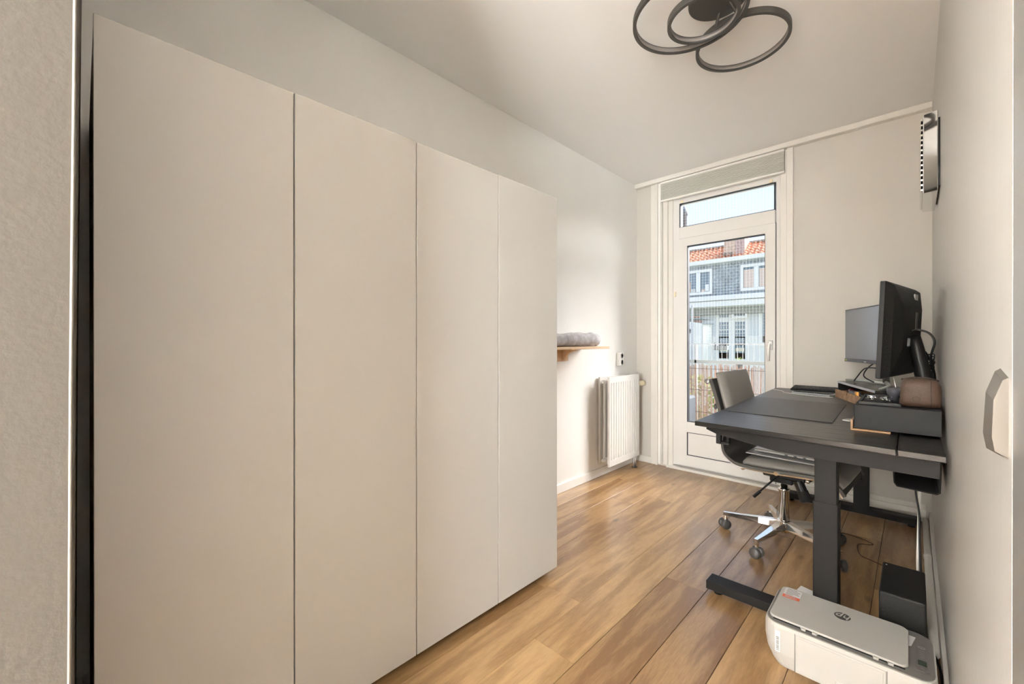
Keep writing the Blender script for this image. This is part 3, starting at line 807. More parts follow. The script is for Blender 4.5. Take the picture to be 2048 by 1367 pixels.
# near riser: grey box in a bamboo drawer
GR = thing('monitor_riser', 'charcoal box riser over a bamboo tray at the near end of the desk', 'monitor riser', (-0.05, 2.25, ZD))
bm = bmesh.new()
addbox(bm, -0.163, 0.069, 2.032, 2.500, 0.7725, 0.860)
finish(bm, 'riser_body', 'greybox', GR, 0.0015, 1)
boxes('bamboo_tray', [(-0.172, -0.06, 2.018, 2.42, 0.7655, 0.7715), (-0.172, -0.165, 2.018, 2.42, 0.7715, 0.803)], 'bamboo', GR, bevel=0.001)
props(tube('cable_loop', [(-0.166, 2.28, ZD + .003), (-0.20, 2.262, ZD + .004), (-0.215, 2.225, ZD + .004), (-0.195, 2.215, ZD + .004), (-0.172, 2.235, ZD + .003)], 0.0022, 'whitecable', None, 6, sm=8), 'white cable loop peeking out beside the bamboo tray', 'cable')
# tray with keys
KT = thing('key_tray', 'shallow black tray holding keys on the charcoal riser', 'tray', (-0.09, 2.16, 0.860))
boxes('tray_base', [(-0.148, -0.036, 2.075, 2.36, 0.860, 0.863)], 'black', KT, bevel=0.001)
boxes('tray_rim', [(-0.150, -0.036, 2.070, 2.076, 0.860, 0.871), (-0.150, -0.036, 2.357, 2.363, 0.860, 0.871), (-0.152, -0.147, 2.070, 2.363, 0.860, 0.871), (-0.039, -0.034, 2.070, 2.363, 0.860, 0.871)], 'black', KT, bevel=0.001)
def keys(cx, cy, label, seed):
    rnd = random.Random(seed)
    t = thing('key_bunch', label, 'keys', (cx, cy, 0.863))
    tube('key_ring', [(cx + 0.012 * math.cos(a * PI / 8), cy + 0.06 + 0.012 * math.sin(a * PI / 8), 0.873 + 0.004 * math.sin(a)) for a in range(16)], 0.0012, 'chrome', t, 6, True)
    for k in range(5):
        ang = rnd.uniform(-35, 25) - 90
        tf = rotz(ang, (cx + rnd.uniform(-0.012, 0.012), cy + 0.055, 0.8655 + k * 0.0035)) @ Matrix.Rotation(rnd.uniform(-0.05, 0.10), 4, 'Y')
        V = [(0.012 * math.cos(2 * PI * j / 12), 0.012 * math.sin(2 * PI * j / 12)) for j in range(12)]
        kb = prism('key', V, 0, 0.0022, 'chrome', t, 0, 1, tf)
        prism('key_blade', [(0.008, -0.004), (0.048, -0.004), (0.052, 0), (0.046, 0.003), (0.040, 0.001), (0.034, 0.004), (0.028, 0.002), (0.008, 0.004)], 0.0003, 0.0019, 'chrome', kb, 0, 1, tf)
keys(-0.122, 2.15, 'bunch of silver keys beside the tray rim', 3)
keys(-0.080, 2.16, 'bunch of silver keys lying against the grey pot', 8)
CU = lathe('small_pot', [(0.0, 0.8635), (0.014, 0.8635), (0.014, 0.884), (0.021, 0.888), (0.023, 0.905), (0.021, 0.914), (0.0, 0.916)], (-0.056, 2.235, 0), 'cup', None, 20)
props(CU, 'small round grey plastic pot on the key tray', 'pot')
props(tube('metal_stylus', [(-0.045, 2.27, 0.8645), (-0.058, 2.262, 0.955)], 0.0022, 'steel', None, 8), 'thin metal stylus leaning upright behind the grey pot', 'stylus')
# pouch
PO = thing('leather_pouch', 'brown leather wash bag with zip on the charcoal riser', 'wash bag', (0.02, 2.14, 0.860))
bm = bmesh.new()
x0, x1 = -0.036, 0.069
sect = []
for k in range(11):
    s = k / 10
    x = x0 + (x1 - x0) * s
    puff = math.sin(PI * min(1, max(0, s)) ) ** 0.5 if 0 < s < 1 else 0.0
    hgt = 0.092 + 0.014 * puff + (0.004 if s < 0.2 else 0) - (0.012 if s > 0.9 else 0)
    dpt = 0.030 + 0.016 * puff
    ring_ = []
    for a in range(16):
        an = 2 * PI * a / 16
        cy_, cz_ = math.cos(an), math.sin(an)
        e = 0.55
        ring_.append(bm.verts.new((x + (0.004 * cz_ if s < 0.05 else 0), 2.115 + dpt * math.copysign(abs(cy_) ** e, cy_), 0.8605 + hgt / 2 + hgt / 2 * math.copysign(abs(cz_) ** e, cz_))))
    sect.append(ring_)
for i in range(10):
    for a in range(16):
        bm.faces.new([sect[i][a], sect[i][(a + 1) % 16], sect[i + 1][(a + 1) % 16], sect[i + 1][a]])
bm.faces.new(sect[0]); bm.faces.new(sect[-1])
body = finish(bm, 'bag_body', 'pouch', PO, smooth=True)
tube('seam', [(0.043, 2.0695, 0.960), (0.0435, 2.068, 0.92), (0.044, 2.068, 0.885), (0.043, 2.070, 0.867)], 0.0011, 'pouchdark', PO, 6)
tube('zip', [(-0.034, 2.113, 0.9590), (0.0, 2.113, 0.9680), (0.04, 2.113, 0.9675), (0.064, 2.113, 0.958)], 0.0022, 'pouchdark', PO, 6)
tube('emblem', [(0.006 + 0.010 * math.cos(a * PI / 10), 2.0690, 0.893 + 0.008 * math.sin(a * PI / 10)) for a in range(20)], 0.0007, 'pouchdark', PO, 5, True)
# cables behind the near monitor
props(tube('video_cable', [(-0.004, 2.43, 1.143), (0.014, 2.42, 1.146), (0.045, 2.42, 1.132), (0.0605, 2.42, 1.095), (0.050, 2.43, 1.03), (0.062, 2.46, 0.96), (0.066, 2.52, 0.875)], 0.0040, 'black', None, 8, sm=8), 'thick black video cable looping from the monitor back', 'cable')
for k in range(7):
    rnd = random.Random(20 + k)
    yk = 2.545 + 0.022 * k
    p = [(0.036, yk, 1.055 - 0.018 * k)]
    for j in range(6):
        p.append((0.052 + 0.014 * math.sin(2.1 * j + k), yk + rnd.uniform(-.005, .005) + 0.004 * math.cos(3 * j), 1.02 - 0.024 * j + 0.022 * math.sin(2.6 * j + 1.3 * k)))
    p.append((0.050, yk, 0.866))
    props(tube('tangled_cable', p, 0.0024, 'black', None, 6, sm=7), 'thin black cable in the tangle behind the big monitor', 'cable', 'tangled cables behind the big monitor')
props(box('cable_hub', 0.012, 0.074, 2.535, 2.695, ZD + 0.0005, 0.862, 'black', None, 0.006, 2), 'black power block under the tangled cables', 'power block')

# ---------------------------------------------------------------- office chair
HX, HYc = -0.51, 2.67
CT = rotz(-4, (HX, HYc, 0))
CH = thing('office_chair', 'grey leather office chair with chrome five-star base', 'chair', (HX, HYc, 0))
cprof = [(-0.303, 0.885), (-0.276, 0.80), (-0.250, 0.70), (-0.243, 0.62), (-0.244, 0.555), (-0.233, 0.490), (-0.190, 0.448), (-0.135, 0.430), (0.0, 0.430), (0.12, 0.437), (0.21, 0.440), (0.262, 0.425), (0.292, 0.385)]
sp = [(p.x, p.z) for p in spline([(x, 0, z) for x, z in cprof], 6)]
ribbon('seat_sling', sp, -0.228, 0.228, 0.010, 'sling', CH, CT)
for s in (-1, 1):
    rl = ribbon('side_rail', sp, s * 0.228, s * 0.243, 0.018, 'caster', CH, CT)
    ribbon('rail_trim', [(x - 0.0, z - 0.003) for x, z in sp[24:]], s * 0.2285, s * 0.2435, 0.006, 'chrome', rl, CT)
def pad(name, seg, off, th, y0, y1, m, parent):
    """soft pad along part of the chair profile"""
    P = [Vector((x, 0, z)) for x, z in seg]
    N = len(P)
    nw = 9
    V, F = [], []
    rings_ = []
    for i, p in enumerate(P):
        t = (P[min(i + 1, N - 1)] - P[max(i - 1, 0)]).normalized()
        nrm = Vector((-t.z, 0, t.x))
        u = i / (N - 1)
        pu = min(1.0, 0.35 + 4.0 * min(u, 1 - u)) ** 0.5
        row = []
        for k in range(nw):
            w = k / (nw - 1)
            pw = min(1.0, 0.30 + 5.0 * min(w, 1 - w)) ** 0.5
            q = p + nrm * (off + th * pu * pw)
            row.append((q.x, y0 + (y1 - y0) * w, q.z))
        low = []
        for k in range(nw):
            q = p + nrm * off
            low.append((q.x, y1 + (y0 - y1) * k / (nw - 1), q.z))
        rings_.append(row + low)
    n = nw * 2
    for rg in rings_: V += rg
    for i in range(N - 1):
        for k in range(n):
            F.append((i * n + k, i * n + (k + 1) % n, (i + 1) * n + (k + 1) % n, (i + 1) * n + k))
    F.append(tuple(range(n))); F.append(tuple((N - 1) * n + k for k in range(n)))
    return mesh(name, V, F, m, parent, True, CT)
back_seg = [(p.x, p.z) for p in spline([(-0.288, 0, 0.920), (-0.272, 0, 0.85), (-0.249, 0, 0.76), (-0.230, 0, 0.68), (-0.222, 0, 0.62)], 5)]
pad('back_cushion', back_seg, 0.012, 0.032, -0.215, 0.222, 'leather', CH)
seat_seg = [(p.x, p.z) for p in spline([(-0.135, 0, 0.432), (-0.05, 0, 0.431), (0.06, 0, 0.434), (0.17, 0, 0.440), (0.24, 0, 0.436), (0.280, 0, 0.405)], 5)]
pad('seat_cushion', seat_seg, 0.012, 0.042, -0.215, 0.215, 'leather', CH)
cyl('top_bar', (-0.305, -0.25, 0.876), (-0.305, 0.25, 0.876), 0.0125, 'chrome', CH, 18, tf=CT, smooth=True)
for s in (-1, 1):
    eb = lathe('bar_end', [(0.0, 0.0), (0.0145, 0.0), (0.0145, 0.006), (0.0, 0.008)], (-0.305, s * 0.252 - (0.008 if s < 0 else 0), 0.876), 'steel', CH, 18, 'Y', CT)
cyl('rail_bolt', (0.03, -0.250, 0.436), (0.03, -0.240, 0.436), 0.010, 'chrome', CH, 14, tf=CT)
lathe('tension_boss', [(0.0, -0.008), (0.014, -0.006), (0.018, 0.0), (0.0, 0.01)], (-0.285, -0.19, 0.73), 'caster', CH, 14, 'X', CT)
boxes('tilt_mechanism', [(-0.09, 0.11, -0.055, 0.055, 0.360, 0.405), (-0.15, 0.19, -0.075, -0.055, 0.395, 0.425), (-0.15, 0.19, 0.055, 0.075, 0.395, 0.425), (-0.06, 0.05, -0.040, 0.040, 0.330, 0.362)], 'black', CH, CT, 0.006)
for xx in (-0.13, 0.16):
    tube('cross_brace', [(xx, -0.232, 0.424), (xx, -0.10, 0.415), (xx, 0.10, 0.415), (xx, 0.232, 0.424)], 0.009, 'chrome', CH, 10, tf=CT)
lv = tube('height_lever', [(-0.01, -0.05, 0.372), (-0.02, -0.12, 0.362), (-0.078, -0.150, 0.290)], 0.005, 'black', CH, 8, tf=CT)
cyl('lever_grip', (-0.072, -0.147, 0.297), (-0.100, -0.160, 0.262), 0.0085, 'black', lv, 10, tf=CT)
kn = cyl('tension_knob', (0.075, -0.045, 0.365), (0.095, -0.048, 0.318), 0.0235, 'black', CH, 20, tf=CT)
V, F = tube_geo([(0.095, -0.048, 0.318), (0.114, -0.052, 0.270)], [0.025, 0.0275], 24)
mesh('knob_grip', V, F, 'felt', kn, False, CT)
lathe('gas_lift', [(0.014, 0.10), (0.014, 0.345), (0.0, 0.345)], (0, 0, 0), 'chrome', CH, 20, 'Z', CT)
lathe('lift_cover', [(0.0, 0.085), (0.026, 0.085), (0.025, 0.285), (0.028, 0.286), (0.028, 0.298), (0.017, 0.300), (0.017, 0.318), (0.0, 0.318)], (0, 0, 0), 'chrome', CH, 24, 'Z', CT)
lathe('hub', [(0.0, 0.060), (0.024, 0.060), (0.027, 0.075), (0.036, 0.092), (0.036, 0.120), (0.028, 0.128), (0.0, 0.128)], (0, 0, 0), 'chrome', CH, 24, 'Z', CT)
for k in range(5):
    an = math.radians(186.7 + 4 + 70.5 * k if k < 2 else 190.7 + 72 * k)
    ca, sa = math.cos(an), math.sin(an)
    tfk = CT @ Matrix.Rotation(an, 4, 'Z')
    V = []
    for x, hw, zb, zt in ((0.02, 0.022, 0.084, 0.122), (0.12, 0.020, 0.083, 0.113), (0.22, 0.016, 0.081, 0.102), (0.300, 0.011, 0.080, 0.096)):
        V += [(x, -hw, zb), (x, hw, zb), (x, hw * 0.75, zt), (x, -hw * 0.75, zt)]
    F = [(0, 1, 2, 3), (12, 13, 14, 15)]
    for i in range(3):
        for q in range(4): F.append((i * 4 + q, i * 4 + (q + 1) % 4, i * 4 + 4 + (q + 1) % 4, i * 4 + 4 + q))
    sl = mesh('base_spoke', V, F, 'chrome', CH, False, tfk)
    cyl('caster_stem', (0.291, 0, 0.040), (0.291, 0, 0.086), 0.0105, 'chrome', sl, 12, tf=tfk)
    tw = tfk @ Matrix.Translation((0.293, 0, 0)) @ Matrix.Rotation(math.radians(40 + 50 * k), 4, 'Z')
    for s in (-1, 1):
        lathe('caster_wheel', [(0.0, s * 0.006), (0.026, s * 0.006), (0.0275, s * 0.010), (0.0275, s * 0.022), (0.022, s * 0.027), (0.0, s * 0.028)], (0.0, 0, 0.0275), 'caster', sl, 20, 'Y', tw)
    box('caster_hood', -0.018, 0.018, -0.005, 0.005, 0.022, 0.056, 'caster', sl, 0.003, 1, tw)

# laptop and sleeve on the seat
SLV = props(prism('document_sleeve', [(-0.655, 2.50), (-0.335, 2.475), (-0.325, 2.77), (-0.645, 2.79)], 0.4952, 0.5002, 'papergrey', None, 0.0015, 1), 'shiny grey document sleeve lying on the chair seat', 'document sleeve')
LP = thing('laptop', 'closed silver laptop on the chair seat', 'laptop', (-0.47, 2.68, 0.504))
LT = rotz(-4, (-0.455, 2.645, 0.5020))
box('laptop_base', -0.16, 0.16, -0.11, 0.11, 0.003, 0.014, 'laptop', LP, 0.003, 2, LT)
box('laptop_lid', -0.16, 0.16, -0.11, 0.11, 0.0155, 0.022, 'laptop', LP, 0.003, 2, LT)
box('hinge_gap', -0.157, 0.157, -0.107, 0.107, 0.0135, 0.016, 'black', LP, 0, 1, LT)
for xx in (-0.02, 0.02, 0.06, 0.11):
    box('port', xx, xx + 0.014, -0.1105, -0.108, 0.0055, 0.0105, 'black', LP, 0, 1, LT)
boxes('rubber_foot', [(-0.14, -0.12, -0.09, -0.08, -0.0015, 0.003), (0.12, 0.14, -0.09, -0.08, -0.0015, 0.003), (-0.14, 0.14, 0.07, 0.08, -0.0015, 0.003)], 'black', LP, LT)

# ---------------------------------------------------------------- printer
PT = rotz(0.5, (-0.163, 1.765, 0))
PR = thing('printer', 'white inkjet printer with grey top standing on the floor', 'printer', (-0.163, 1.765, 0))
bm = bmesh.new()
lay = []
for z, ins in ((0.0, 0.030), (0.012, 0.022), (0.05, 0.006), (0.09, 0.0), (0.135, 0.0), (0.146, 0.003)):
    lay.append([bm.verts.new((x, y, z)) for x, y in rrect(-0.2125 + ins, 0.2125 - ins * 0.4, -0.132 + ins * 0.6, 0.132 - ins * 0.5, 0.045 - ins * 0.3, 6)])
n = len(lay[0])
for i in range(len(lay) - 1):
    for k in range(n): bm.faces.new([lay[i][k], lay[i][(k + 1) % n], lay[i + 1][(k + 1) % n], lay[i + 1][k]])
bm.faces.new(lay[0]); bm.faces.new(lay[-1])
finish(bm, 'printer_body', 'print', PR, tf=PT)
prism('top_deck', rrect(-0.2065, 0.2075, -0.126, 0.127, 0.041, 6), 0.146, 0.1485, 'printgrey', PR, 0, 1, PT)
ld = prism('scanner_lid', rrect(-0.199, 0.152, -0.108, 0.122, 0.024, 6), 0.149, 0.1575, 'print', PR, 0.0015, 1, PT)
for xx in (-0.105, -0.075, 0.075, 0.108):
    box('hinge_tab', xx, xx + 0.012, -0.117, -0.106, 0.147, 0.154, 'print', ld, 0.001, 1, PT)
boxes('lid_shadow_gap', [(-0.185, -0.108, -0.1105, -0.107, 0.1484, 0.1515), (-0.092, -0.077, -0.1105, -0.107, 0.1484, 0.1515), (-0.060, 0.073, -0.1105, -0.107, 0.1484, 0.1515), (0.088, 0.106, -0.1105, -0.107, 0.1484, 0.1515), (0.121, 0.145, -0.1105, -0.107, 0.1484, 0.1515)], 'black', PR, PT)
rot180 = Matrix.Rotation(PI, 4, 'Z')
lx, ly = -0.012, 0.046
lg = prism('logo_disc', [(lx + 0.0225 * math.cos(2 * PI * k / 40), ly + 0.0225 * math.sin(2 * PI * k / 40)) for k in range(40)], 0.1575, 0.1580, 'logo', ld, 0, 1, PT)
text('logo_text', 'hp', 0.040, 'print', ld, PT @ Matrix.Translation((lx, ly, 0.1584)) @ Matrix.Rotation(PI, 4, 'Z') @ Matrix.Shear('XY', 4, (0, 0)) @ Matrix(((1, 0.25, 0, 0), (0, 1, 0, 0), (0, 0, 1, 0), (0, 0, 0, 1))))
st = box('price_sticker', -0.187, -0.135, 0.058, 0.112, 0.1575, 0.1579, 'paper', ld, 0, 1, PT)
box('sticker_band', -0.187, -0.135, 0.040, 0.060, 0.1575, 0.1580, 'red', ld, 0, 1, PT)
for i in range(5):
    box('sticker_print', -0.180, -0.180 + (0.030, 0.040, 0.036, 0.040, 0.022)[i], 0.104 - i * 0.0095, 0.107 - i * 0.0095, 0.1579, 0.1581, 'inkgrey', ld, 0, 1, PT)
for i in range(2):
    box('sticker_print', -0.180, -0.143 - 0.006 * i, 0.045 + i * 0.006, 0.0485 + i * 0.006, 0.1580, 0.1582, 'print', ld, 0, 1, PT)
cp = prism('control_panel', rrect(0.166, 0.196, -0.085, 0.060, 0.006, 4), 0.1485, 0.1495, 'logo', PR, 0, 1, PT)
bpy.data.objects[cp.name].data.materials[0] = mat('panel_grey', (0.155, 0.137, 0.13), 0.35)
box('display', 0.172, 0.191, -0.058, -0.030, 0.1495, 0.1499, 'lcd', cp, 0, 1, PT)
tube('power_key', [(0.181 + 0.008 * math.cos(k * PI / 8), 0.042 + 0.005 * math.sin(k * PI / 8), 0.1498) for k in range(16)], 0.0007, 'inkgrey', cp, 5, True, PT)
for i, (yy, wd) in enumerate(((0.024, 0.012), (0.012, 0.009), (0.000, 0.012), (-0.012, 0.010), (-0.072, 0.008))):
    box('key_icon', 0.181 - wd / 2, 0.181 + wd / 2, yy, yy + 0.0035, 0.1495, 0.1498, 'inkgrey', cp, 0, 1, PT)
box('rear_door', -0.118, 0.105, -0.1345, -0.1300, 0.012, 0.135, 'print', PR, 0.0015, 1, PT)
box('door_recess', -0.112, 0.098, -0.1352, -0.1340, 0.018, 0.128, 'print', PR, 0.0006, 1, PT)
boxes('door_seam', [(-0.1205, -0.1185, -0.1325, -0.128, 0.012, 0.136), (0.1055, 0.1075, -0.1325, -0.128, 0.012, 0.136)], 'printgrey', PR, PT)
us = box('usb_socket', -0.012, 0.008, -0.1365, -0.1340, 0.012, 0.044, 'steel', PR, 0.001, 1, PT)
box('socket_hole', -0.008, 0.004, -0.1372, -0.1360, 0.024, 0.038, 'black', us, 0, 1, PT)
ps = box('power_inlet', 0.125, 0.170, -0.1340, -0.1290, 0.015, 0.050, 'printgrey', PR, 0.002, 1, PT)
lathe('inlet_hole', [(0.0, -0.1346), (0.009, -0.1346), (0.009, -0.133), (0, -0.133)], (0.147, 0, 0.036), 'black', ps, 16, 'Y', PT)
sl = box('serial_label', -0.175, -0.160, -0.1335, -0.1290, 0.055, 0.125, 'paper', PR, 0, 1, PT)
for i in range(9):
    box('barcode_bar', -0.172, -0.164, -0.1338, -0.1330, 0.060 + i * 0.0052, 0.0624 + i * 0.0052 + (0.001 if i % 3 else 0), 'inkgrey', sl, 0, 1, PT)
props(prism('paper_sheet', [(-0.31, 1.884), (-0.315, 1.890), (-0.312, 1.895), (-0.02, 1.862), (0.005, 1.86), (-0.005, 1.80), (-0.03, 1.78), (-0.30, 1.80)], 0.1487, 0.1490, 'paper', None, 0, 1), 'white paper sheet caught under the printer lid', 'paper')
props(prism('paper_sheet', [(-0.325, 1.880), (-0.315, 1.945), (-0.245, 1.925), (-0.225, 1.880)], 0.1492, 0.1496, 'paper', None, 0, 1, Matrix.Translation((0, 0, 0))), 'white paper sheet sticking out behind the printer by the desk leg', 'paper')

# black speaker box, cables on the floor
SB = thing('subwoofer', 'black box-shaped subwoofer on the floor under the desk', 'speaker', (-0.02, 2.06, 0))
box('cabinet', -0.090, 0.032, 1.985, 2.262, 0.008, 0.208, 'blacksoft', SB, 0.006, 3)
boxes('rubber_foot', [(-0.08, -0.06, 2.0, 2.02, 0, 0.009), (0.0, 0.02, 2.0, 2.02, 0, 0.009), (-0.08, -0.06, 2.22, 2.24, 0, 0.009), (0.0, 0.02, 2.22, 2.24, 0, 0.009)], 'black', SB)
lathe('status_light', [(0, 0.0), (0.003, 0.0), (0.003, 0.001), (0, 0.0015)], (-0.078, 2.235, 0.208), 'paper', SB, 10)
props(tube('thin_wire', [(-0.34, 3.0, .002), (-0.29, 3.03, .002), (-0.22, 3.02, .002), (-0.163, 2.985, .002), (-0.165, 2.96, .002), (-0.21, 2.93, .002), (-0.217, 2.88, .002), (-0.195, 2.78, .002), (-0.15, 2.75, .002), (-0.085, 2.70, .002), (-0.05, 2.55, .002), (-0.04, 2.27, .002)], 0.0017, 'brownwire', None, 6, sm=8), 'thin brown wire curling over the oak floor under the desk', 'cable')
props(tube('power_cord', [(-0.195, 2.13, .003), (-0.19, 2.16, .0035), (-0.165, 2.165, .0035), (-0.13, 2.12, .0035), (-0.108, 2.05, .0035), (-0.10, 1.99, .0035), (-0.098, 1.93, .0035)], 0.003, 'brownwire', None, 8, sm=8), 'dark brown cord arching between printer and subwoofer', 'cable')
props(tube('power_cord', [(0.012, 2.46, 0.593), (0.010, 2.455, 0.55), (0.006, 2.45, 0.47), (0.016, 2.44, 0.38), (0.018, 2.42, 0.25), (0.022, 2.38, 0.14), (0.026, 2.34, 0.06), (0.030, 2.30, 0.006)], 0.0035, 'black', None, 8, sm=8), 'black cord hanging down from the felt cable tray', 'cable')
props(tube('power_cord', [(0.022, 2.52, 0.592), (0.020, 2.51, 0.50), (0.016, 2.49, 0.35), (0.012, 2.46, 0.18), (0.016, 2.44, 0.05), (0.014, 2.42, 0.006)], 0.0048, 'whitecable', None, 8, sm=8), 'white cord hanging down beside the black one', 'cable')
props(tube('power_cord', [(0.040, 1.99, 0.06), (0.050, 1.94, 0.07), (0.062, 1.88, 0.055), (0.066, 1.80, 0.02), (0.060, 1.72, 0.006), (0.05, 1.60, 0.005)], 0.0042, 'black', None, 8, sm=8), 'black cord curving down between printer and wall', 'cable')

# ---------------------------------------------------------------- balcony and outdoors
GZ = -5.5
struct(box('ground', -40, 25, 5.2, 60, GZ - 0.2, GZ, 'garden'))
struct(box('balcony_floor', -3.2, 1.4, YB + WT, 4.98, -0.18, -0.03, 'concrete'))
BR = thing('balcony_railing', 'galvanised balcony railing with thin upright bars', 'railing', (-1.3, 4.9, -0.03))
RX0, RX1 = -3.1, 1.3
box('top_rail', RX0, RX1, 4.893, 4.907, 1.066, 1.076, 'rail', BR)
box('middle_rail', RX0, RX1, 4.885, 4.915, 0.852, 0.888, 'railw', BR)
box('bottom_rail', RX0, RX1, 4.89, 4.91, 0.03, 0.06, 'rail', BR)
rb = None
k = 0
x = RX0 + 0.02
while x < RX1:
    if rb is None:
        rb = box('bar', -0.0022, 0.0022, -0.0022, 0.0022, 0.05, 1.068, 'rail', None); me = rb.data; bpy.data.objects.remove(rb); rb = 1
    o = link('bar', me, None, BR); o.location = (x, 4.90, 0)
    x += 0.052; k += 1
for xx in (-2.35, -1.80, -0.55):
    box('post', xx - 0.010, xx + 0.010, 4.885, 4.915, -0.03, 1.07, 'rail', BR)
# reed screen
rnd = random.Random(4)
bm = bmesh.new()
x = RX0
while x < RX1:
    r = rnd.uniform(0.0026, 0.0048)
    lean = rnd.uniform(-0.012, 0.012)
    z1 = rnd.uniform(0.815, 0.850)
    yj = 4.868 + rnd.uniform(-0.004, 0.004)
    a = []
    for q in range(5):
        an = 2 * PI * q / 5
        a.append((bm.verts.new((x + r * math.cos(an), yj + r * math.sin(an), 0.02)), bm.verts.new((x + lean + r * math.cos(an), yj + r * math.sin(an), z1))))
    for q in range(5):
        bm.faces.new([a[q][0], a[(q + 1) % 5][0], a[(q + 1) % 5][1], a[q][1]])
    bm.faces.new([v[1] for v in a])
    x += r * 2 + rnd.choice([0.0, 0.0, 0.0005, 0.001, 0.002, 0.004])
rs = finish(bm, 'reed_screen', 'reed', None)
props(rs, 'brown reed screening mat tied along the balcony railing', 'reed screen', None, 'stuff')
boxes('binding_wire', [(RX0, RX1, 4.861, 4.864, z, z + 0.004) for z in (0.79, 0.55, 0.30, 0.08)], 'brownwire', rs)
# cat net above the railing
bm = bmesh.new()
for i in range(72):
    xx = -2.6 + 0.032 * i
    addbox(bm, xx - 0.0006, xx + 0.0006, 4.93, 4.9312, 1.05, 3.1)
for i in range(64):
    zz = 1.06 + 0.032 * i
    addbox(bm, -2.62, -0.3, 4.93, 4.9312, zz - 0.0006, zz + 0.0006)
nt_ = finish(bm, 'cat_net', 'net', None)
props(nt_, 'fine pale safety net stretched above the balcony railing', 'net', None, 'stuff')
PB = thing('balcony_planter', 'dark grey ribbed planter box on the balcony', 'planter', (-1.75, 4.3, -0.03))
box('tub', -1.90, -1.612, 4.20, 4.40, -0.03, 0.545, 'planter', PB, 0.02, 2)
for k in range(12):
    box('rib', -1.895 + k * 0.024, -1.885 + k * 0.024, 4.193, 4.205, 0.0, 0.50, 'planter', PB)
def leafplant(name, cx, cy, z, n, rad, hgt, label, group, seed):
    rnd = random.Random(seed)
    V, F = [], []
    for k in range(n):
        a = rnd.uniform(0, 2 * PI); rr = rnd.uniform(0.1, 1) * rad; zz = z + rnd.uniform(0.0, hgt)
        p = Vector((cx + rr * math.cos(a), cy + rr * math.sin(a) * 0.5, zz))
        d = Vector((math.cos(a), math.sin(a), rnd.uniform(-.3, .9))).normalized() * rad * 0.35
        w = d.cross(Vector((0, 0, 1))).normalized() * rad * 0.13
        b = len(V)
        V += [p, p + d * 0.5 + w, p + d, p + d * 0.5 - w]; F.append((b, b + 1, b + 2, b + 3))
    o = mesh(name, V, F, 'leaf', None)
    return props(o, label, 'plant', group)
BXP = thing('railing_box', 'small grey flower box hung on the balcony railing', 'planter', (-1.54, 4.95, 1.0))
box('box', -1.615, -1.475, 4.92, 5.0, 1.002, 1.050, 'planter', BXP, 0.004)
for k in range(6): box('rib', -1.612 + k * 0.023, -1.602 + k * 0.023, 4.916, 4.922, 1.005, 1.048, 'railw', BXP)
boxes('hook', [(-1.60, -1.592, 4.888, 4.925, 1.0765, 1.081), (-1.495, -1.487, 4.888, 4.925, 1.0765, 1.081), (-1.60, -1.592, 4.921, 4.925, 1.045, 1.0765), (-1.495, -1.487, 4.921, 4.925, 1.045, 1.0765)], 'black', BXP)
PP = thing('potted_plant', 'yellow-green leafy plant in a small pot behind the railing bars', 'plant', (-1.357, 4.96, 0.80))
lathe('pot', [(0.0, 0.80), (0.030, 0.80), (0.040, 0.875), (0.034, 0.875), (0.0, 0.865)], (-1.357, 4.956, 0), 'planter', PP, 16)
fo = leafplant('foliage', -1.357, 4.956, 0.868, 60, 0.042, 0.055, None, None, 5)
fo.parent = PP; fo.matrix_parent_inverse = Matrix.Translation(-Vector(PP.location)); del fo['category']
GT = thing('garden_tree', 'green leafy garden tree growing up behind the reed screen', 'tree', (-2.0, 5.75, GZ))
tube('trunk', [(-2.0, 5.75, GZ), (-1.98, 5.74, -2.5), (-2.02, 5.76, -0.5), (-2.0, 5.75, 0.25)], [0.07, 0.055, 0.04, 0.02], 'brickpale', GT, 10)
fo = leafplant('foliage', -2.0, 5.75, -0.25, 320, 0.34, 0.85, None, None, 9)
fo.parent = GT; fo.matrix_parent_inverse = Matrix.Translation(-Vector(GT.location)); del fo['category']

# house across the gardens
YH = 20.0
H = thing('opposite_house', 'terraced house with slate upper storey and orange tiled roof', 'house', (-5.5, YH, GZ))
HX0, HX1 = -12.5, 1.5
box('lower_wall', HX0, HX1, YH + 0.55, YH + 8.0, GZ, 2.70, 'ext_pale', H)
box('white_band', HX0, HX1, YH + 0.53, YH + 0.56, GZ, 1.33, 'ext_white', H)
box('upper_wall', HX0, HX1, YH + 0.05, YH + 8.0, 2.86, 4.70, 'slate', H)
box('cornice', HX0, HX1, YH - 0.25, YH + 0.6, 2.66, 2.90, 'ext_white', H, 0.01, 1)
box('cornice_cap', HX0, HX1, YH - 0.32, YH + 0.3, 2.93, 3.14, 'ext_white', H, 0.01, 1)
box('cornice_joint', HX0, HX1, YH - 0.20, YH + 0.3, 2.89, 2.94, 'slate', H)
box('soffit_board', HX0, HX1, YH + 0.3, YH + 0.56, 2.32, 2.66, 'railw', H)
box('gutter', HX0, HX1, YH - 0.22, YH + 0.2, 4.62, 4.80, 'ext_white', H, 0.01, 1)
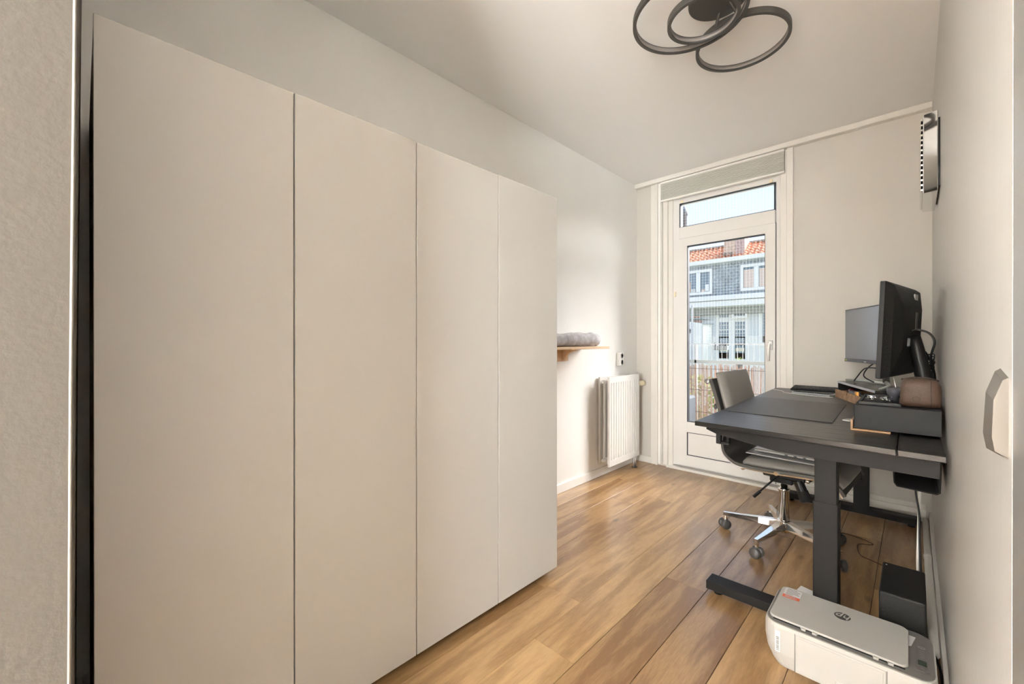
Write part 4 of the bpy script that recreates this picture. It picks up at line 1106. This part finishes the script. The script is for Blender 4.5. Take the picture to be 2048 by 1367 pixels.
# windows of the slate storey
wins = []
def far_window(x0, x1, z0, z1, blindpanes, clutter):
    f = frame('window', x0, x1, z0, z1, (0.10, 0.10, 0.12, 0.12), YH - 0.05, YH + 0.10, 'ext_white', H, 0)
    xm = (x0 + x1) / 2
    box('mullion', xm - 0.09, xm + 0.09, YH - 0.05, YH + 0.09, z0 + 0.11, z1 - 0.11, 'ext_white', f)
    for a, b in ((x0 + 0.1, xm - 0.09), (xm + 0.09, x1 - 0.1)):
        box('pane', a, b, YH + 0.025, YH + 0.045, z0 + 0.12, z1 - 0.12, 'extglass', f)
        if blindpanes:
            box('roller_blind', a + 0.02, b - 0.02, YH + 0.012, YH + 0.022, z0 + 0.14, z1 - 0.22, 'peach', f)
    if clutter:
        box('window_card', xm + 0.30, xm + 0.46, YH + 0.008, YH + 0.020, z0 + 0.16, z0 + 0.46, 'ext_white', f, 0, 1)
        box('window_card', xm + 0.13, xm + 0.28, YH + 0.008, YH + 0.020, z0 + 0.13, z0 + 0.24, 'peach', f)
        box('window_card', xm - 0.46, xm - 0.36, YH + 0.008, YH + 0.020, z0 + 0.13, z0 + 0.62, 'brickpale', f)
        box('window_card', xm - 0.34, xm - 0.14, YH + 0.008, YH + 0.020, z0 + 0.13, z0 + 0.30, 'paper', f)
    wins.append((x0, x1, z0, z1))
far_window(-7.84, -6.62, 3.26, 4.41, False, True)
far_window(-5.44, -4.22, 3.29, 4.42, True, False)
far_window(-10.6, -9.4, 3.27, 4.41, False, False)
far_window(-2.6, -1.4, 3.28, 4.42, True, False)
# slate cladding: single slates that lap over one another
bm = bmesh.new()
sw, sh = 0.215, 0.118
row = 0
z = 3.12
while z < 4.64:
    x = HX0 + (sw / 2 if row % 2 else 0)
    while x < HX1:
        cx_, cz_ = x + sw / 2, z + sh / 2
        if not any(a - 0.10 < cx_ < b + 0.10 and c - 0.05 < cz_ < d + 0.05 for a, b, c, d in wins):
            j = random.uniform(-0.004, 0.004)
            vs = [bm.verts.new(p) for p in [(x + 0.006, YH + 0.012 + j, z), (x + sw - 0.006, YH + 0.012 + j, z), (x + sw - 0.006, YH + 0.036, z + sh + 0.02), (x + 0.006, YH + 0.036, z + sh + 0.02), (x + 0.006, YH + 0.045, z), (x + sw - 0.006, YH + 0.045, z)]]
            bm.faces.new(vs[:4]); bm.faces.new([vs[0], vs[4], vs[5], vs[1]])
        x += sw
    z += sh; row += 1
sc_ = finish(bm, 'slate_cladding', 'slate', H); sc_['kind'] = 'stuff'
# tiled roof
bm = bmesh.new()
rows = 6
y0r, z0r, y1r, z1r = YH - 0.05, 4.80, YH + 1.05, 5.56
tw = 0.21
for r_ in range(rows):
    f0, f1 = r_ / rows, (r_ + 1.12) / rows
    ya, za = y0r + (y1r - y0r) * f0, z0r + (z1r - z0r) * f0 + 0.035
    yb, zb = y0r + (y1r - y0r) * f1, z0r + (z1r - z0r) * f1 + 0.0
    x = HX0
    while x < HX1:
        a, b = [], []
        for q in range(6):
            u = q / 5
            hgt = 0.04 * math.sin(u * 2 * PI)
            a.append(bm.verts.new((x + tw * u, ya, za + hgt))); b.append(bm.verts.new((x + tw * u, yb, zb + hgt)))
        low = [bm.verts.new((v.co.x, v.co.y + 0.01, v.co.z - 0.03)) for v in a]
        for q in range(5):
            bm.faces.new([a[q], a[q + 1], b[q + 1], b[q]]); bm.faces.new([low[q], low[q + 1], a[q + 1], a[q]])
        x += tw
rf = finish(bm, 'roof_tiling', 'tile', H); rf['kind'] = 'stuff'
box('roof_deck', HX0, HX1, YH + 0.0, YH + 8, 4.70, 4.80, 'ridge', H)
mesh('roof_slope', [(HX0, y0r + 0.05, 4.78), (HX1, y0r + 0.05, 4.78), (HX1, y1r + 0.02, 5.50), (HX0, y1r + 0.02, 5.50), (HX0, y1r + 3, 4.8), (HX1, y1r + 3, 4.8)], [(0, 1, 2, 3), (3, 2, 5, 4)], 'tile', H)
x = HX0
while x < HX1:
    box('ridge_tile', x, x + 0.34, y1r - 0.08, y1r + 0.10, 5.545, 5.61 + random.uniform(0, 0.012), 'ridge', H, 0.015, 1)
    x += 0.345
ch = box('chimney', -6.16, -5.34, YH + 0.15, YH + 0.95, 4.8, 6.25, 'brickpale', H)
box('chimney_flank', -5.70, -5.33, YH + 0.14, YH + 0.16, 4.8, 6.25, 'brick', ch)
bpy.data.objects[ch.children[0].name].data.materials[0] = mat('chimney_brick_red', (0.55, 0.36, 0.31), 0.85, var=0.25, vscale=14)
for xx in (-6.12, -5.86):
    lathe('roof_vent', [(0.03, 4.80), (0.03, 5.0), (0.09, 5.0), (0.09, 5.03), (0.0, 5.06)], (xx, YH + 0.05, 0), 'ridge', H, 12)
# french door of the lower storey
YW = YH + 0.55
sc = 20.55 / 20.0
fx0, fx1, fz1, fz0 = -6.455 * sc, -5.113 * sc, 1.10 + 1.40 * sc, 1.10 - 0.62 * sc
fd = frame('french_door', fx0, fx1, fz0 - 0.25, fz1, (0.14, 0.14, 0.1, 0.10), YW - 0.06, YW + 0.05, 'ext_white', H, 0)
xm = (fx0 + fx1) / 2
box('mullion', xm - 0.13, xm + 0.13, YW - 0.055, YW + 0.04, fz0 - 0.2, fz1 - 0.05, 'ext_white', fd)
box('door_backing', fx0 + 0.1, fx1 - 0.1, YW - 0.02, YW - 0.005, fz0 - 0.2, fz1 - 0.05, 'ext_white', fd)
def v2z(v): return 1.0989 + (682.3 - v) / 832.7 * 19.10
for i, (va, vb) in enumerate(((621, 634), (644, 657.5), (660, 673), (675.5, 686), (690.5, 705))):
    za, zb = v2z(va), v2z(vb)
    for s in (0, 1):
        a = (fx0 + 0.15) if s == 0 else (xm + 0.13)
        b = (xm - 0.13) if s == 0 else (fx1 - 0.15)
        box('pane', a + 0.02, b - 0.02, YW - 0.045, YW - 0.02, zb, za, 'extglass', fd)
        if i == 4:
            box('pane_curtain', a + 0.03, b - 0.03, YW - 0.050, YW - 0.045, zb + 0.07, za - 0.10, 'ivory', fd)
        for q in range(1, 4):
            xx = a + (b - a) * q / 4
            box('glazing_bar', xx - 0.010, xx + 0.010, YW - 0.052, YW - 0.045, zb, za, 'ext_white', fd)
        zc = (za + zb) / 2
        box('glazing_bar', a + 0.02, b - 0.02, YW - 0.052, YW - 0.045, zc - 0.010, zc + 0.010, 'ext_white', fd)
tiltw = frame('tilted_window', xm + 0.04, fx1 - 0.02, v2z(637) , v2z(619), 0.09, YW - 0.22, YW - 0.15, 'ext_white', fd, 0)
frame('window', -4.86, -3.6, 0.9, 2.60, 0.14, YW - 0.06, YW + 0.05, 'ext_white', H, 0)
box('window_glass', -4.72, -3.74, YW - 0.02, YW - 0.005, 1.04, 2.46, 'extglass', H)
box('drain_pipe', -7.62, -7.54, YW - 0.42, YW - 0.34, GZ, 2.64, 'ext_white', H)
# brick pier with its bricks
BP = thing('brick_pier', 'red brick pier beside the white garden shed', 'brick wall', (-7.7, YW - 0.3, GZ))
box('pier_core', -8.35, -7.30, YW - 0.30, YW - 0.03, GZ, 2.31, 'mortar', BP)
bme = None
zz = 1.30; r_ = 0
while zz < 2.24:
    xx = -8.35 + (0.11 if r_ % 2 else 0)
    while xx < -7.33:
        if bme is None:
            t_ = box('brick', 0, 0.205, -0.012, 0.0, 0, 0.062, 'brick', None); bme = t_.data; bpy.data.objects.remove(t_)
        o = link('brick', bme, None, BP); o.location = (xx, YW - 0.30, zz)
        xx += 0.22
    zz += 0.076; r_ += 1
# garden shed
GS = thing('garden_shed', 'white garden shed with sloping roof in front of the house across', 'shed', (-6.9, 17.2, GZ))
bm = bmesh.new()
pts = [(-6.95, GZ), (-6.45, GZ), (-5.98, GZ), (-5.98, 1.80), (-6.95, 1.98)]
a = [bm.verts.new((x, 17.0, z)) for x, z in pts]; b = [bm.verts.new((x, 18.05, z)) for x, z in pts]
bm.faces.new(a); bm.faces.new(b)
for k in range(5): bm.faces.new([a[k], a[(k + 1) % 5], b[(k + 1) % 5], b[k]])
finish(bm, 'shed_body', 'ext_white', GS)
boxes('shed_roof', [(-6.98, -5.94, 16.95, 18.12, 1.985, 2.02), (-5.985, -5.93, 16.95, 18.12, 1.78, 1.83)], 'slate', GS)
boxes('shed_batten', [(-6.005, -5.97, 16.985, 17.0, GZ, 1.78), (-5.98, -5.965, 18.02, 18.05, GZ, 1.76)], 'rail', GS)
lathe('shed_porthole', [(0.075, -0.03), (0.10, -0.03), (0.10, 0.0), (0.075, 0.0), (0.075, -0.03)], (-6.51, 17.0, 1.52), 'rail', GS, 20, 'Y')
MP = props(tube('mast', [(-6.33, 16.85, GZ), (-6.33, 16.85, 2.53)], 0.035, 'rail', None, 10), 'slim pale pole standing in front of the white shed', 'pole')
# chimney pipe seen through the transom
lathe('flue_pipe', [(0.0, 4.9), (0.17, 4.9), (0.17, 7.35), (0.21, 7.35), (0.21, 7.60), (0.14, 7.80), (0.0, 7.80)], (-8.30, 20.9, 0), 'planter', H, 20)
